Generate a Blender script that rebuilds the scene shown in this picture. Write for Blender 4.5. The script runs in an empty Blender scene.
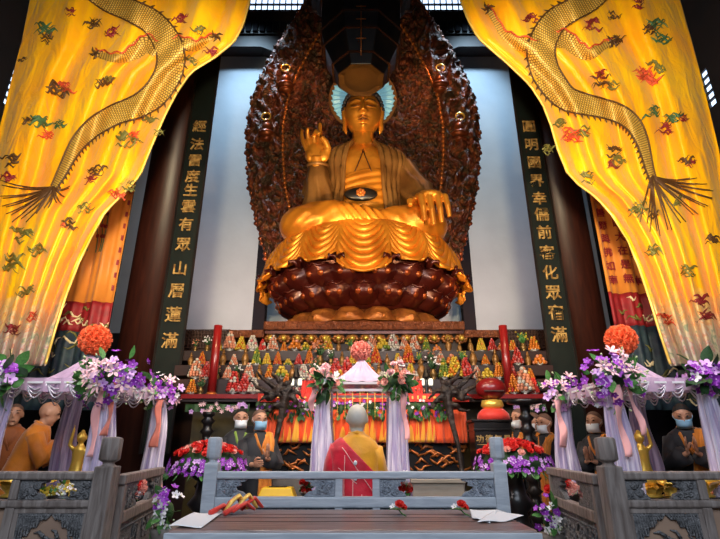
import bpy, bmesh, math, random
import numpy as np
from mathutils import Vector, Matrix, Euler, noise
R = math.radians
PI = math.pi
rnd = random.Random(7)
SC = bpy.context.scene
COL = SC.collection
TH = R(20.3); CT, ST = math.cos(TH), math.sin(TH); CH = 1.3; F = 480.0

def P(px, py, Y):
    """world point where the sight line through a photo pixel meets depth Y"""
    a = (px-360)/F; b = (269.5-py)/F
    dy = CT-b*ST; dz = ST+b*CT
    t = Y/dy
    return Vector((a*t, Y, CH+dz*t))
def G(px, py, z):
    a = (px-360)/F; b = (269.5-py)/F
    t = (z-CH)/(ST+b*CT)
    return Vector((a*t, (CT-b*ST)*t, z))
def lerp(a, b, t): return a+(b-a)*t
def interp(pts, y):
    if y <= pts[0][0]: return pts[0][1]
    for (y0, x0), (y1, x1) in zip(pts, pts[1:]):
        if y <= y1: return lerp(x0, x1, (y-y0)/(y1-y0))
    return pts[-1][1]

# ---------------------------------------------------------------- materials
def mat(name, col, rough=.5, metal=0, col2=None, nscale=6, bump=0, bscale=20, emit=0, ecol=None,
        alpha=1, sheen=0, trans=0, coat=0, detail=3, sub=0, spec=.5, ndist=0):
    m = bpy.data.materials.new(name); m.use_nodes = True
    nt = m.node_tree; b = nt.nodes['Principled BSDF']
    c = tuple(col)+(1,)
    b.inputs['Base Color'].default_value = c
    b.inputs['Roughness'].default_value = rough
    b.inputs['Metallic'].default_value = metal
    b.inputs['Specular IOR Level'].default_value = spec
    if alpha < 1: b.inputs['Alpha'].default_value = alpha
    if sheen: b.inputs['Sheen Weight'].default_value = sheen
    if trans: b.inputs['Transmission Weight'].default_value = trans
    if coat: b.inputs['Coat Weight'].default_value = coat
    if emit:
        b.inputs['Emission Color'].default_value = tuple(ecol or col)+(1,)
        b.inputs['Emission Strength'].default_value = emit
    if col2 or bump:
        tc = nt.nodes.new('ShaderNodeTexCoord')
        if col2:
            n = nt.nodes.new('ShaderNodeTexNoise'); n.inputs['Scale'].default_value = nscale
            n.inputs['Detail'].default_value = detail; n.inputs['Distortion'].default_value = ndist
            r = nt.nodes.new('ShaderNodeValToRGB')
            r.color_ramp.elements[0].position = .35; r.color_ramp.elements[1].position = .65
            r.color_ramp.elements[0].color = c; r.color_ramp.elements[1].color = tuple(col2)+(1,)
            nt.links.new(tc.outputs['Object'], n.inputs['Vector'])
            nt.links.new(n.outputs['Fac'], r.inputs['Fac'])
            nt.links.new(r.outputs['Color'], b.inputs['Base Color'])
        if bump:
            n2 = nt.nodes.new('ShaderNodeTexNoise'); n2.inputs['Scale'].default_value = bscale
            n2.inputs['Detail'].default_value = 5; n2.inputs['Distortion'].default_value = ndist
            bp = nt.nodes.new('ShaderNodeBump'); bp.inputs['Strength'].default_value = bump
            bp.inputs['Distance'].default_value = .05
            nt.links.new(tc.outputs['Object'], n2.inputs['Vector'])
            nt.links.new(n2.outputs['Fac'], bp.inputs['Height'])
            nt.links.new(bp.outputs['Normal'], b.inputs['Normal'])
    return m

def wood(name, c1, c2, rough=.4, sc=(3, 3, .35), bump=.2, coat=0):
    m = mat(name, c1, rough, coat=coat)
    nt = m.node_tree; b = nt.nodes['Principled BSDF']
    tc = nt.nodes.new('ShaderNodeTexCoord'); mp = nt.nodes.new('ShaderNodeMapping')
    mp.inputs['Scale'].default_value = sc
    n = nt.nodes.new('ShaderNodeTexNoise'); n.inputs['Scale'].default_value = 9; n.inputs['Detail'].default_value = 6
    n.inputs['Distortion'].default_value = .6
    r = nt.nodes.new('ShaderNodeValToRGB')
    r.color_ramp.elements[0].position = .32; r.color_ramp.elements[1].position = .68
    r.color_ramp.elements[0].color = tuple(c1)+(1,); r.color_ramp.elements[1].color = tuple(c2)+(1,)
    bp = nt.nodes.new('ShaderNodeBump'); bp.inputs['Strength'].default_value = bump; bp.inputs['Distance'].default_value = .02
    L = nt.links.new
    L(tc.outputs['Object'], mp.inputs['Vector']); L(mp.outputs['Vector'], n.inputs['Vector'])
    L(n.outputs['Fac'], r.inputs['Fac']); L(r.outputs['Color'], b.inputs['Base Color'])
    L(n.outputs['Fac'], bp.inputs['Height']); L(bp.outputs['Normal'], b.inputs['Normal'])
    return m

M = {}
M['gold'] = mat('gilt_bronze', (.80, .34, .040), .36, .6, (.50, .18, .020), 1.6, .12, 9, detail=5)
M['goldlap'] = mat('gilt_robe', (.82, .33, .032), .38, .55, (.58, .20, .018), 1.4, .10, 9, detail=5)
M['robegold'] = mat('brown_gilt_robe', (.34, .17, .05), .42, .45, (.16, .07, .02), 1.5, .12, 9, detail=5)  # darker, browner gilt than the lap and skirt
M['darkgold'] = mat('dark_gilt', (.50, .19, .04), .4, .45, (.18, .05, .015), 3, .4, 14)
M['boss'] = mat('petal_boss', (.34, .08, .018), .32, .5, (.22, .04, .010), 5)
M['lacquer'] = mat('dark_red_lacquer', (.075, .010, .007), .32, .35, (.04, .006, .006), 3, .1, 12, coat=.15)
M['petaltip'] = mat('petal_boss_gilt', (.50, .15, .03), .28, .5, coat=.3)
M['brightgold'] = mat('bright_gold', (.95, .58, .10), .28, .55)
M['hair'] = mat('dark_curls', (.02, .02, .03), .6, bump=.3, bscale=30)
M['lip'] = mat('dark_paint_line', (.045, .012, .006), .5)
M['black'] = mat('black_lacquer', (.006, .006, .007), .3, 0, (.014, .011, .010), 4)
M['blackmatte'] = mat('dark_timber', (.012, .007, .005), .6, 0, (.03, .014, .010), 3)
M['column'] = wood('column_lacquer', (.022, .005, .004), (.045, .010, .006), .42, (2, 2, .2), .08)
M['darkblue'] = mat('blue_black_timber', (.006, .007, .014), .8, 0, (.010, .007, .010), 2, spec=.2)
M['plaque'] = mat('plaque_black_green', (.004, .007, .0065), .5, 0, (.006, .011, .010), 3, spec=.3)
M['charg'] = mat('plaque_gold_leaf', (.75, .48, .16), .45, .4, (.22, .11, .03), 9)
M['wall'] = mat('pale_plaster', (.60, .66, .72), .9, 0, (.50, .55, .61), .5, .15, 3, detail=6)
M['floor'] = mat('grey_stone_floor', (.12, .11, .10), .35, 0, (.08, .075, .07), 2)
M['darkwall'] = mat('dark_hall_wall', (.02, .012, .010), .7, 0, (.03, .016, .012), 1)
M['green_beam'] = mat('painted_beam', (.012, .03, .028), .5, 0, (.03, .014, .012), 3)
M['carved_brown'] = mat('carved_brown_red', (.30, .085, .03), .4, .3, (.12, .03, .012), 9, .8, 22, detail=6, ndist=1.5)
M['lattice'] = mat('lattice_wood', (.05, .018, .012), .5)
M['greywood'] = wood('weathered_grey_wood', (.15, .115, .10), (.33, .28, .255), .6, (3, 3, .5), .5)
M['greycenter'] = wood('blue_daylit_grey_wood', (.40, .44, .50), (.53, .57, .62), .5, (.6, 3, 3), .25)  # blue of the cold daylight put into the grey wood colour
M['greycarve'] = mat('grey_carving', (.22, .215, .22), .6, 0, (.11, .11, .115), 14, .6, 30, ndist=2)
M['bluecarve'] = mat('blue_daylit_carving', (.36, .40, .46), .6, 0, (.22, .25, .30), 14, .6, 30, ndist=2)  # same daylight blue mixed into the carving colour
M['recess'] = mat('tan_recess_board', (.40, .26, .18), .6, 0, (.31, .20, .145), 3)
M['tabletop'] = wood('dark_table_board', (.13, .075, .065), (.28, .18, .16), .3, (.35, 3, 3), .25)
M['tableapron'] = wood('grey_table_apron', (.28, .30, .32), (.40, .42, .45), .5, (.5, 3, 3), .2)
M['paper'] = mat('white_paper', (.82, .84, .88), .6)
M['red'] = mat('red_lacquer', (.24, .007, .008), .35, 0, (.18, .006, .007), 3, coat=.3)
M['redcloth'] = mat('red_cloth', (.70, .03, .015), .6, sheen=.3, bump=.2)
M['orangecloth'] = mat('orange_red_cloth', (.95, .10, .012), .5, 0, sheen=.4)
M['yellowcloth'] = mat('flame_yellow_cloth', (1.0, .45, .03), .5, sheen=.4)
M['crimson'] = mat('crimson_robe_silk', (.85, .006, .035), .5, 0, (.50, .006, .022), 5, sheen=.4, bump=.15, bscale=14)
M['seam'] = mat('pale_seam_thread', (.85, .45, .42), .6)
M['monkyellow'] = mat('golden_yellow_robe', (.98, .44, .008), .55, 0, (.85, .33, .006), 5, sheen=.4, bump=.15, bscale=14)
M['orangerobe'] = mat('orange_robe', (.80, .26, .015), .6, 0, (.62, .18, .01), 5, sheen=.3, bump=.2, bscale=14)
M['burntrobe'] = mat('burnt_orange_robe', (.38, .10, .012), .7, 0, (.24, .06, .01), 5, sheen=.2)
M['blackrobe'] = mat('black_robe', (.012, .012, .015), .7, 0, (.022, .022, .028), 5, sheen=.1)
M['greencollar'] = mat('green_collar', (.25, .38, .06), .6)
M['skin'] = mat('skin', (.60, .31, .19), .5, sub=.1, col2=(.44, .20, .12), nscale=8)
M['scalp'] = mat('pale_shaved_skin', (.66, .60, .52), .45, col2=(.52, .50, .42), nscale=9)
M['mask'] = mat('white_face_mask', (.80, .84, .88), .7)
M['maskblue'] = mat('blue_face_mask', (.25, .48, .68), .7)
M['scalpshade'] = mat('shaded_shaved_scalp', (.14, .075, .05), .7)  # shade on the shaved heads, painted as a darker scalp colour
M['hairblack'] = mat('short_black_hair', (.012, .009, .008), .7)
M['eye'] = mat('dark_eyes', (.01, .008, .007), .2)
M['tulle'] = mat('white_lilac_tulle', (.84, .74, .95), .9, alpha=.66, sheen=.5)
M['tullepink'] = mat('pink_lilac_tulle', (.66, .46, .62), .9, alpha=.78, sheen=.2, col2=(.52, .36, .52), nscale=7)
M['tulledark_'] = mat('dusky_mauve_tulle', (.42, .33, .46), .9, alpha=.72, sheen=.2)
def tulle_mat(name, c1, c2, lo, hi):
    m = mat(name, c1, .85, sheen=.5); nt = m.node_tree; b = nt.nodes['Principled BSDF']; N = nt.nodes.new; L = nt.links.new
    tc = N('ShaderNodeTexCoord'); mp = N('ShaderNodeMapping'); mp.inputs['Scale'].default_value = (26, 26, .9)
    n = N('ShaderNodeTexNoise'); n.inputs['Scale'].default_value = 1; n.inputs['Detail'].default_value = 4
    r = N('ShaderNodeValToRGB'); e = r.color_ramp.elements; e[0].position = .38; e[1].position = .62
    e[0].color = tuple(c1)+(1,); e[1].color = tuple(c2)+(1,)
    mr = N('ShaderNodeMapRange'); mr.inputs['From Min'].default_value = .35; mr.inputs['From Max'].default_value = .65
    mr.inputs['To Min'].default_value = lo; mr.inputs['To Max'].default_value = hi
    L(tc.outputs['Object'], mp.inputs['Vector']); L(mp.outputs['Vector'], n.inputs['Vector']); L(n.outputs['Fac'], r.inputs['Fac'])
    L(r.outputs['Color'], b.inputs['Base Color']); L(n.outputs['Fac'], mr.inputs['Value']); L(mr.outputs['Result'], b.inputs['Alpha'])
    return m
M['tulle'] = tulle_mat('white_lilac_tulle', (.62, .50, .86), (.98, .90, 1.0), .45, .9)
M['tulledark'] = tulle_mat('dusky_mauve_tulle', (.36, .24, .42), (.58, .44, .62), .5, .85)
M['ribbonpink'] = mat('pink_ribbon', (.95, .45, .44), .6, sheen=.3)
M['ribboncoral'] = mat('coral_ribbon', (.90, .26, .18), .6, sheen=.3)
M['white'] = mat('white_enamel', (.80, .80, .82), .3)
M['softwhite'] = mat('pearl_enamel', (.55, .50, .56), .35)
M['lace'] = mat('silver_lace', (.62, .58, .64), .4, .3)
M['leaf'] = mat('green_leaf', (.035, .14, .03), .5, 0, (.08, .24, .05), 10)
M['darkleaf'] = mat('dark_leaf', (.015, .05, .018), .6, 0, (.03, .09, .02), 10)
M['orchid'] = mat('purple_orchid', (.20, .015, .36), .5, 0, (.42, .05, .58), 15)
M['orchidpale'] = mat('pale_orchid', (.72, .42, .80), .5)
M['orchidwhite'] = mat('white_blossom', (.85, .80, .82), .5)
M['pinklily'] = mat('pale_pink_lily', (.95, .66, .66), .5, 0, (.88, .46, .50), 20)
M['peach'] = mat('peach_rose', (.90, .50, .40), .5, 0, (.85, .36, .30), 20)
M['carn'] = mat('orange_coral_carnation', (.92, .14, .04), .55, 0, (.95, .24, .09), 20)
M['carnpink'] = mat('salmon_carnation', (.85, .22, .16), .55, 0, (.90, .42, .34), 14)
M['rosered'] = mat('red_rose', (.62, .012, .012), .5, 0, (.78, .04, .025), 18)
M['creamgreen'] = mat('cream_green_bud', (.65, .72, .40), .5)
M['glass'] = mat('pane', (.6, .75, .9), .3, emit=2.2, ecol=(.55, .72, 1.0))
M['yellowbox'] = mat('yellow_box', (.80, .48, .01), .45)
M['stone'] = mat('grey_brown_stone', (.22, .19, .165), .7, 0, (.15, .13, .115), 4, .2, 12)
M['palewood'] = wood('pale_bench_wood', (.30, .25, .19), (.38, .32, .25), .6, (.5, 3, 3), .2)
M['root'] = mat('gnarled_root', (.030, .016, .010), .6, 0, (.012, .007, .006), 6, .8, 12)
M['olive'] = mat('olive_cabinet', (.10, .07, .015), .5, 0, (.05, .035, .01), 4)
M['navy'] = mat('navy_embroidered_cloth', (.010, .022, .05), .6, 0, (.03, .06, .075), 8)
M['bannerred'] = mat('red_embroidered_band', (.28, .008, .015), .6, 0, (.20, .006, .012), 9)
M['banner'] = mat('orange_banner_silk', (.66, .24, .03), .55, 0, (.58, .19, .022), 3, sheen=.2)
M['threadred'] = mat('dark_red_thread', (.22, .012, .02), .6)
M['threadgreen'] = mat('green_thread', (.05, .13, .06), .6)
M['threadwhite'] = mat('cream_thread', (.80, .68, .45), .6)
M['threadbrown'] = mat('brown_thread', (.085, .035, .012), .6)
M['threadolive'] = mat('olive_thread', (.16, .15, .035), .6)
M['threadfish'] = mat('scarlet_thread', (.75, .09, .03), .6, 0, (.45, .06, .03), 30)
M['threadgold'] = mat('gold_thread', (.95, .62, .14), .4, .3)
M['halo'] = mat('backlit_halo_glass', (.20, .45, .52), .3, emit=.28, ecol=(.35, .75, .95))
M['haloedge'] = mat('halo_frame_gilt', (.30, .14, .05), .5, .5)
M['flame'] = mat('lamp_glow', (1, .9, .7), .5, emit=3, ecol=(1, .85, .6))
M['bulbw'] = mat('white_lamp_glass', (.9, .9, .8), .4, emit=1.0, ecol=(1, .95, .75))

# ---------------------------------------------------------------- mesh building
class MB:
    def __init__(s): s.v = []; s.f = []; s.mi = []; s.uv = {}; s.cur = 0
    def add(s, vs, fs):
        o = len(s.v); s.v += [tuple(v) for v in vs]
        for f in fs: s.f.append(tuple(i+o for i in f)); s.mi.append(s.cur)
        return s
    def box(s, x0, x1, y0, y1, z0, z1):
        vs = [(x, y, z) for z in (z0, z1) for y in (y0, y1) for x in (x0, x1)]
        return s.add(vs, [(0, 2, 3, 1), (4, 5, 7, 6), (0, 1, 5, 4), (2, 6, 7, 3), (0, 4, 6, 2), (1, 3, 7, 5)])
    def beam(s, a, b, w, h, up=(0, 0, 1)):
        a = Vector(a); b = Vector(b); d = (b-a).normalized(); u = Vector(up)
        sx = d.cross(u).normalized()*w/2; sz = sx.cross(d).normalized()*h/2
        vs = [p+i*sx+j*sz for p in (a, b) for j in (-1, 1) for i in (-1, 1)]
        return s.add(vs, [(0, 2, 3, 1), (4, 5, 7, 6), (0, 1, 5, 4), (2, 6, 7, 3), (0, 4, 6, 2), (1, 3, 7, 5)])
    def lathe(s, prof, n=24, c=(0, 0, 0), sx=1, sy=1, fn=None, rot=0, cap=True):
        vs = []; fs = []; k = len(prof)
        for (r, z) in prof:
            for i in range(n):
                a = 2*PI*i/n+rot
                rr = r*(fn(a, z) if fn else 1)
                vs.append((c[0]+rr*sx*math.cos(a), c[1]+rr*sy*math.sin(a), c[2]+z))
        for j in range(k-1):
            for i in range(n):
                i2 = (i+1) % n
                fs.append((j*n+i, j*n+i2, (j+1)*n+i2, (j+1)*n+i))
        if cap:
            fs.append(tuple(reversed(range(n)))); fs.append(tuple((k-1)*n+i for i in range(n)))
        return s.add(vs, fs)
    def sphere(s, c, r, n=10, m=7, sc=(1, 1, 1), rot=None):
        vs = []; c = Vector(c)
        for j in range(1, m):
            t = PI*j/m
            for i in range(n):
                a = 2*PI*i/n
                vs.append(Vector((r*sc[0]*math.sin(t)*math.cos(a), r*sc[1]*math.sin(t)*math.sin(a), r*sc[2]*math.cos(t))))
        vs += [Vector((0, 0, r*sc[2])), Vector((0, 0, -r*sc[2]))]
        if rot: vs = [rot @ v for v in vs]
        vs = [v+c for v in vs]; fs = []
        for j in range(m-2):
            for i in range(n):
                i2 = (i+1) % n; fs.append((j*n+i, (j+1)*n+i, (j+1)*n+i2, j*n+i2))
        T = (m-1)*n
        for i in range(n):
            i2 = (i+1) % n; fs.append((T, i, i2)); fs.append((T+1, (m-2)*n+i2, (m-2)*n+i))
        return s.add(vs, fs)
    def tube(s, pts, rad, n=8, flat=1.0, up=None, fn=None):
        pts = [Vector(p) for p in pts]; k = len(pts)
        if not hasattr(rad, '__len__'): rad = [rad]*k
        vs = []; fs = []; prev = None
        for j, p in enumerate(pts):
            d = (pts[min(j+1, k-1)]-pts[max(j-1, 0)]).normalized()
            if prev is None:
                u = Vector(up) if up else (Vector((0, 0, 1)) if abs(d.z) < .9 else Vector((0, 1, 0)))
                x = d.cross(u).normalized()
            else:
                x = (prev-d*prev.dot(d)).normalized()
            prev = x; y = d.cross(x).normalized()
            for i in range(n):
                a = 2*PI*i/n; rr = rad[j]*(fn(a, j/(k-1)) if fn else 1)
                vs.append(p+x*rr*math.cos(a)+y*rr*flat*math.sin(a))
        for j in range(k-1):
            for i in range(n):
                i2 = (i+1) % n; fs.append((j*n+i, j*n+i2, (j+1)*n+i2, (j+1)*n+i))
        fs.append(tuple(reversed(range(n)))); fs.append(tuple((k-1)*n+i for i in range(n)))
        return s.add(vs, fs)
    def grid(s, fn, nu, nv, keep=None, wrap=False, uv=False):
        vs = []; o = len(s.v)
        for j in range(nv+1):
            for i in range(nu+1): vs.append(fn(i/nu, j/nv))
        fs = []
        for j in range(nv):
            for i in range(nu):
                if keep and not keep((i+.5)/nu, (j+.5)/nv): continue
                a = j*(nu+1)+i
                fs.append((a, a+1, a+nu+2, a+nu+1))
        if uv:
            for j in range(nv+1):
                for i in range(nu+1): s.uv[o+j*(nu+1)+i] = (i/nu, j/nv)
        return s.add(vs, fs)
    def prism(s, poly, y0, y1):
        """outline in XZ, thickness in Y"""
        n = len(poly)
        vs = [(x, y0, z) for x, z in poly]+[(x, y1, z) for x, z in poly]
        fs = [tuple(range(n)), tuple(reversed(range(n, 2*n)))]
        fs += [(i, i+n, (i+1) % n+n, (i+1) % n) for i in range(n)]
        return s.add(vs, fs)
    def mesh(s, name, mats):
        me = bpy.data.meshes.new(name); me.from_pydata(s.v, [], s.f)
        if not isinstance(mats, (list, tuple)): mats = [mats]
        for m in mats: me.materials.append(m)
        if len(mats) > 1: me.polygons.foreach_set('material_index', s.mi)
        if s.uv:
            uvl = me.uv_layers.new(name='UVMap')
            for lp in me.loops: uvl.data[lp.index].uv = s.uv.get(lp.vertex_index, (0, 0))
        return me
    def build(s, name, mats, parent=None, smooth=True, loc=None, solid=0, bevel=0, sub=0):
        me = s.mesh(name, mats)
        bm = bmesh.new(); bm.from_mesh(me)
        if not s.uv and not solid: bmesh.ops.recalc_face_normals(bm, faces=bm.faces)
        bm.to_mesh(me); bm.free()
        o = bpy.data.objects.new(name, me); COL.objects.link(o)
        if parent: o.parent = parent
        if loc: o.location = loc
        if smooth:
            me.polygons.foreach_set('use_smooth', [True]*len(me.polygons))
            if smooth == 'auto':
                me.set_sharp_from_angle(angle=R(35))
        if solid:
            m = o.modifiers.new('s', 'SOLIDIFY'); m.thickness = solid; m.offset = 0
        if bevel:
            m = o.modifiers.new('b', 'BEVEL'); m.width = bevel; m.segments = 2; m.limit_method = 'ANGLE'
        if sub:
            m = o.modifiers.new('u', 'SUBSURF'); m.levels = sub; m.render_levels = sub
        return o

def tag(o, label, cat, group=None, kind=None):
    if label: o['label'] = label
    if cat: o['category'] = cat
    if group: o['group'] = group
    if kind: o['kind'] = kind
    return o
def thing(name, label, cat, loc=(0, 0, 0), rz=0, group=None):
    o = bpy.data.objects.new(name, None); COL.objects.link(o)
    o.location = loc; o.rotation_euler = (0, 0, rz); o.empty_display_size = .1
    return tag(o, label, cat, group)
def struct(o): o['kind'] = 'structure'; return o
def inst(src, parent=None, loc=(0, 0, 0), rot=None, scale=1, name=None):
    o = src.copy(); COL.objects.link(o)
    if name: o.name = name
    o.parent = parent; o.location = loc
    if rot is not None: o.rotation_euler = rot
    o.scale = (scale,)*3 if not hasattr(scale, '__len__') else scale
    return o
def part_from(me, name, parent, loc=(0, 0, 0), rot=(0, 0, 0), scale=1):
    o = bpy.data.objects.new(name, me); COL.objects.link(o); o.parent = parent
    o.location = loc; o.rotation_euler = rot
    o.scale = (scale,)*3 if not hasattr(scale, '__len__') else scale
    return o
def dup(root, loc, rz=0, label=None, scale=1):
    r = root.copy(); COL.objects.link(r); r.location = loc; r.rotation_euler = (0, 0, rz)
    r.scale = (scale,)*3
    if label: r['label'] = label
    for ch in list(root.children):
        c = ch.copy(); COL.objects.link(c); c.parent = r
    return r
def remesh(mb, name, mats, voxel, smooth=6, parent=None, extra=None, fac=.6):
    """fuse overlapping shapes into one continuous skin"""
    o = mb.build(name, mats[0] if isinstance(mats, list) else mats)
    m = o.modifiers.new('r', 'REMESH'); m.mode = 'VOXEL'; m.voxel_size = voxel; m.use_smooth_shade = True
    m = o.modifiers.new('s', 'SMOOTH'); m.iterations = smooth; m.factor = fac
    dg = bpy.context.evaluated_depsgraph_get(); dg.update()
    me = bpy.data.meshes.new_from_object(o.evaluated_get(dg))
    me.materials.clear(); me.materials.append(mats[0] if isinstance(mats, list) else mats)
    old = o.data; o.modifiers.clear(); o.data = me; bpy.data.meshes.remove(old)
    me.name = name
    me.polygons.foreach_set('use_smooth', [True]*len(me.polygons))
    if parent: o.parent = parent
    return o

# ---------------------------------------------------------------- camera
cam = bpy.data.cameras.new('camera'); cam.sensor_width = 36; cam.lens = 24; cam.clip_end = 200
co = bpy.data.objects.new('camera', cam); COL.objects.link(co)
co.location = (0, 0, CH); co.rotation_euler = (R(90)+TH, 0, 0); SC.camera = co
# ================================================================ THE ROOM
HX = 9.0; BY = 13.9; HZ = 21.0; FY = -6
struct(MB().box(-HX, HX, FY, BY+.3, -.2, 0).build('floor', M['floor'], smooth=False))
struct(MB().box(-HX, HX, FY, BY+.3, HZ, HZ+.3).build('ceiling', M['darkwall'], smooth=False))
def wall_with_hole(name, xs, hole):
    pass
# side walls, each with one tall window opening
for nm, sx, wy in (('wall_left', -1, (9.9, 10.45)), ('wall_right', 1, (9.9, 10.45))):
    x0, x1 = (sx*HX, sx*(HX+.3)) if sx > 0 else (sx*(HX+.3), sx*HX)
    m = MB()
    z0, z1 = 9.45, 10.6
    m.box(x0, x1, FY, wy[0], 0, HZ).box(x0, x1, wy[1], BY+.3, 0, HZ).box(x0, x1, wy[0], wy[1], 0, z0).box(x0, x1, wy[0], wy[1], z1, HZ)
    struct(m.build(nm, M['darkwall'], smooth=False))
    w = MB().box(sx*(HX+.12)-.02, sx*(HX+.12)+.02, wy[0], wy[1], z0, z1).build('window_1' if sx < 0 else 'window_2', M['glass'], smooth=False)
    struct(w)
    f = MB()
    for k in range(3):
        y = lerp(wy[0], wy[1], k/2); f.box(sx*(HX+.05)-.03, sx*(HX+.05)+.03, y-.025, y+.025, z0, z1)
    for k in range(6):
        z = lerp(z0, z1, k/5); f.box(sx*(HX+.05)-.03, sx*(HX+.05)+.03, wy[0], wy[1], z-.025, z+.025)
    f.build('window_frame', M['blackmatte'], w, smooth=False)
# back wall: pale plaster between dark timber
zt = P(230, 57, BY).z; zb = P(230, 334, BY).z
WZ0, WZ1 = zt+1.7, zt+3.3
m = MB()
m.box(-HX, HX, BY, BY+.3, 0, WZ0)
m.box(-HX, HX, BY, BY+.3, WZ1, HZ)
for x0, x1 in ((-HX, -5), (-2.2, 2.2), (5, HX)): m.box(x0, x1, BY, BY+.3, WZ0, WZ1)
struct(m.build('wall_back', M['wall'], smooth=False))
for k, (x0, x1) in enumerate(((-5, -2.2), (2.2, 5))):
    w = struct(MB().box(x0, x1, BY+.12, BY+.16, WZ0, WZ1).build('window_%d' % (3+k), M['glass'], smooth=False))
    f = MB()
    for i in range(13):
        x = lerp(x0, x1, i/12); f.box(x-.02, x+.02, BY+.04, BY+.10, WZ0, WZ1)
    for i in range(6):
        z = lerp(WZ0, WZ1, i/5); f.box(x0, x1, BY+.03, BY+.09, z-.03, z+.03)
    f.build('window_frame', M['blackmatte'], w, smooth=False)
# painted beam stack across the hall above the plaster, with haunches at its lower edge
m = MB(); m.box(-HX, HX, BY-.5, BY-.02, zt, zt+1.7)
for s in (-1, 1):
    xa = P(360+s*100, 57, BY-.5).x
    m.prism([(xa, zt), (s*1.8, zt), (s*1.8, zt-1.1), (xa-s*.9, zt-.42)], BY-.5, BY-.05)
struct(m.build('trim_1', M['blackmatte'], smooth=False))
m = MB()
for s in (-1, 1):
    m.box(min(s*2.2, s*5.6), max(s*2.2, s*5.6), BY-.56, BY-.5, zt+.55, zt+1.15)
struct(m.build('trim_2', M['green_beam'], smooth=False))
m = MB()
for k in range(14):
    for s in (-1, 1):
        x = s*(2.3+k*.25); m.box(x-.09, x+.09, BY-.62, BY-.56, zt+.62, zt+1.05)
struct(m.build('trim_3', M['darkblue'], smooth=False))
# dark skirting below the plaster
struct(MB().box(-HX, HX, BY-.12, BY-.01, 0, zb).build('baseboard_back', M['blackmatte'], smooth=False))
# dark posts flanking the statue
for s, px in ((-1, 261), (1, 467)):
    p = P(px, 300, 12.9)
    o = MB().box(p.x-.17, p.x+.17, 12.75, 13.05, 0, P(px, 150, 12.9).z).build('timber_post', M['darkblue'], smooth=False, bevel=.02)
    tag(o, 'dark square timber post just %s of the great lotus throne' % ('left' if s < 0 else 'right'), 'post', 'posts behind the throne')
# cross rails high above, dark roof trusses over the statue
for k, (px, py, Y) in enumerate(((316, 5, 10.2), (404, 5, 10.2))):
    a = P(px-(12 if k == 0 else -12), -25, Y); b = P(px+(10 if k == 0 else -10), 22, Y)
    o = MB().tube([a, b], .07, 8).build('roof_strut', M['darkblue'])
    tag(o, 'slanting blue-grey strut on the %s of the dark canopy' % ('left' if k == 0 else 'right'), 'strut', 'struts over the canopy')

# ================================================================ COLUMNS AND COUPLET BOARDS
def text_mesh(body, size, extr=.01, spacing=1.0):
    cu = bpy.data.curves.new('txt', 'FONT'); cu.body = body; cu.size = size; cu.extrude = extr
    cu.align_x = 'CENTER'; cu.align_y = 'CENTER'; cu.space_line = spacing; cu.resolution_u = 2
    cu.offset = size*.012
    o = bpy.data.objects.new('txt', cu); COL.objects.link(o)
    dg = bpy.context.evaluated_depsgraph_get(); dg.update()
    me = bpy.data.meshes.new_from_object(o.evaluated_get(dg))
    bpy.data.objects.remove(o); return me
LC = '經法雷度生雲有眾山層蓮滿'
RC = '圓明國界幸儒前客化眾宿滿'
for s, cx, bx, chars, side in ((-1, -3.82, -3.19, LC, 'left'), (1, 3.95, 3.36, RC, 'right')):
    t = thing('temple_column', 'massive dark red-brown round column behind the %s couplet board' % side, 'column', (cx, 8.5, 0), group='hall columns')
    MB().lathe([(.62, 0), (.66, .12), (.6, .3), (.48, .42)], 32).build('column_base', M['stone'], t)
    MB().lathe([(.45, .4), (.45, 14), (.43, 20.9)], 40).build('column_shaft', M['column'], t)
    # board
    z0, z1 = 1.2, 12.5
    t = thing('couplet_board', 'long black-green board of gold characters hung %s of the statue' % side, 'signboard', (bx, 8.02, z0))
    MB().box(-.225, .225, -.035, .035, 0, z1-z0).build('board', M['plaque'], t, smooth=False, bevel=.012)
    e = MB()
    for q in (-1, 1): e.box(q*.225-.02, q*.225+.02, -.05, -.03, 0, z1-z0)
    e.build('edge_moulding', M['black'], t, smooth=False)
    ys = [128, 146, 162, 178, 192, 208, 226, 246, 270, 292, 316, 342] if s < 0 else [128, 146, 164, 182, 200, 216, 234, 254, 274, 294, 314, 336]
    for ch, py in zip(chars, ys):
        z = P(170 if s < 0 else 550, py, 8.0).z
        me = text_mesh(ch, .28, .012); me.materials.append(M['charg'])
        o = part_from(me, 'gold_character', t, (0, -.05, z-z0), (R(90), 0, 0), 1)
# nearer dark wall piers left and right (between banner and column)
for s in (-1, 1):
    t = MB().lathe([(.36, 0), (.36, 20.9)], 32, (s*5.15, 8.9, 0)).build('temple_column', M['darkblue'])
    tag(t, 'blue-black round column half hidden behind the %s orange banner' % ('left' if s < 0 else 'right'), 'column', 'hall columns')

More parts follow.
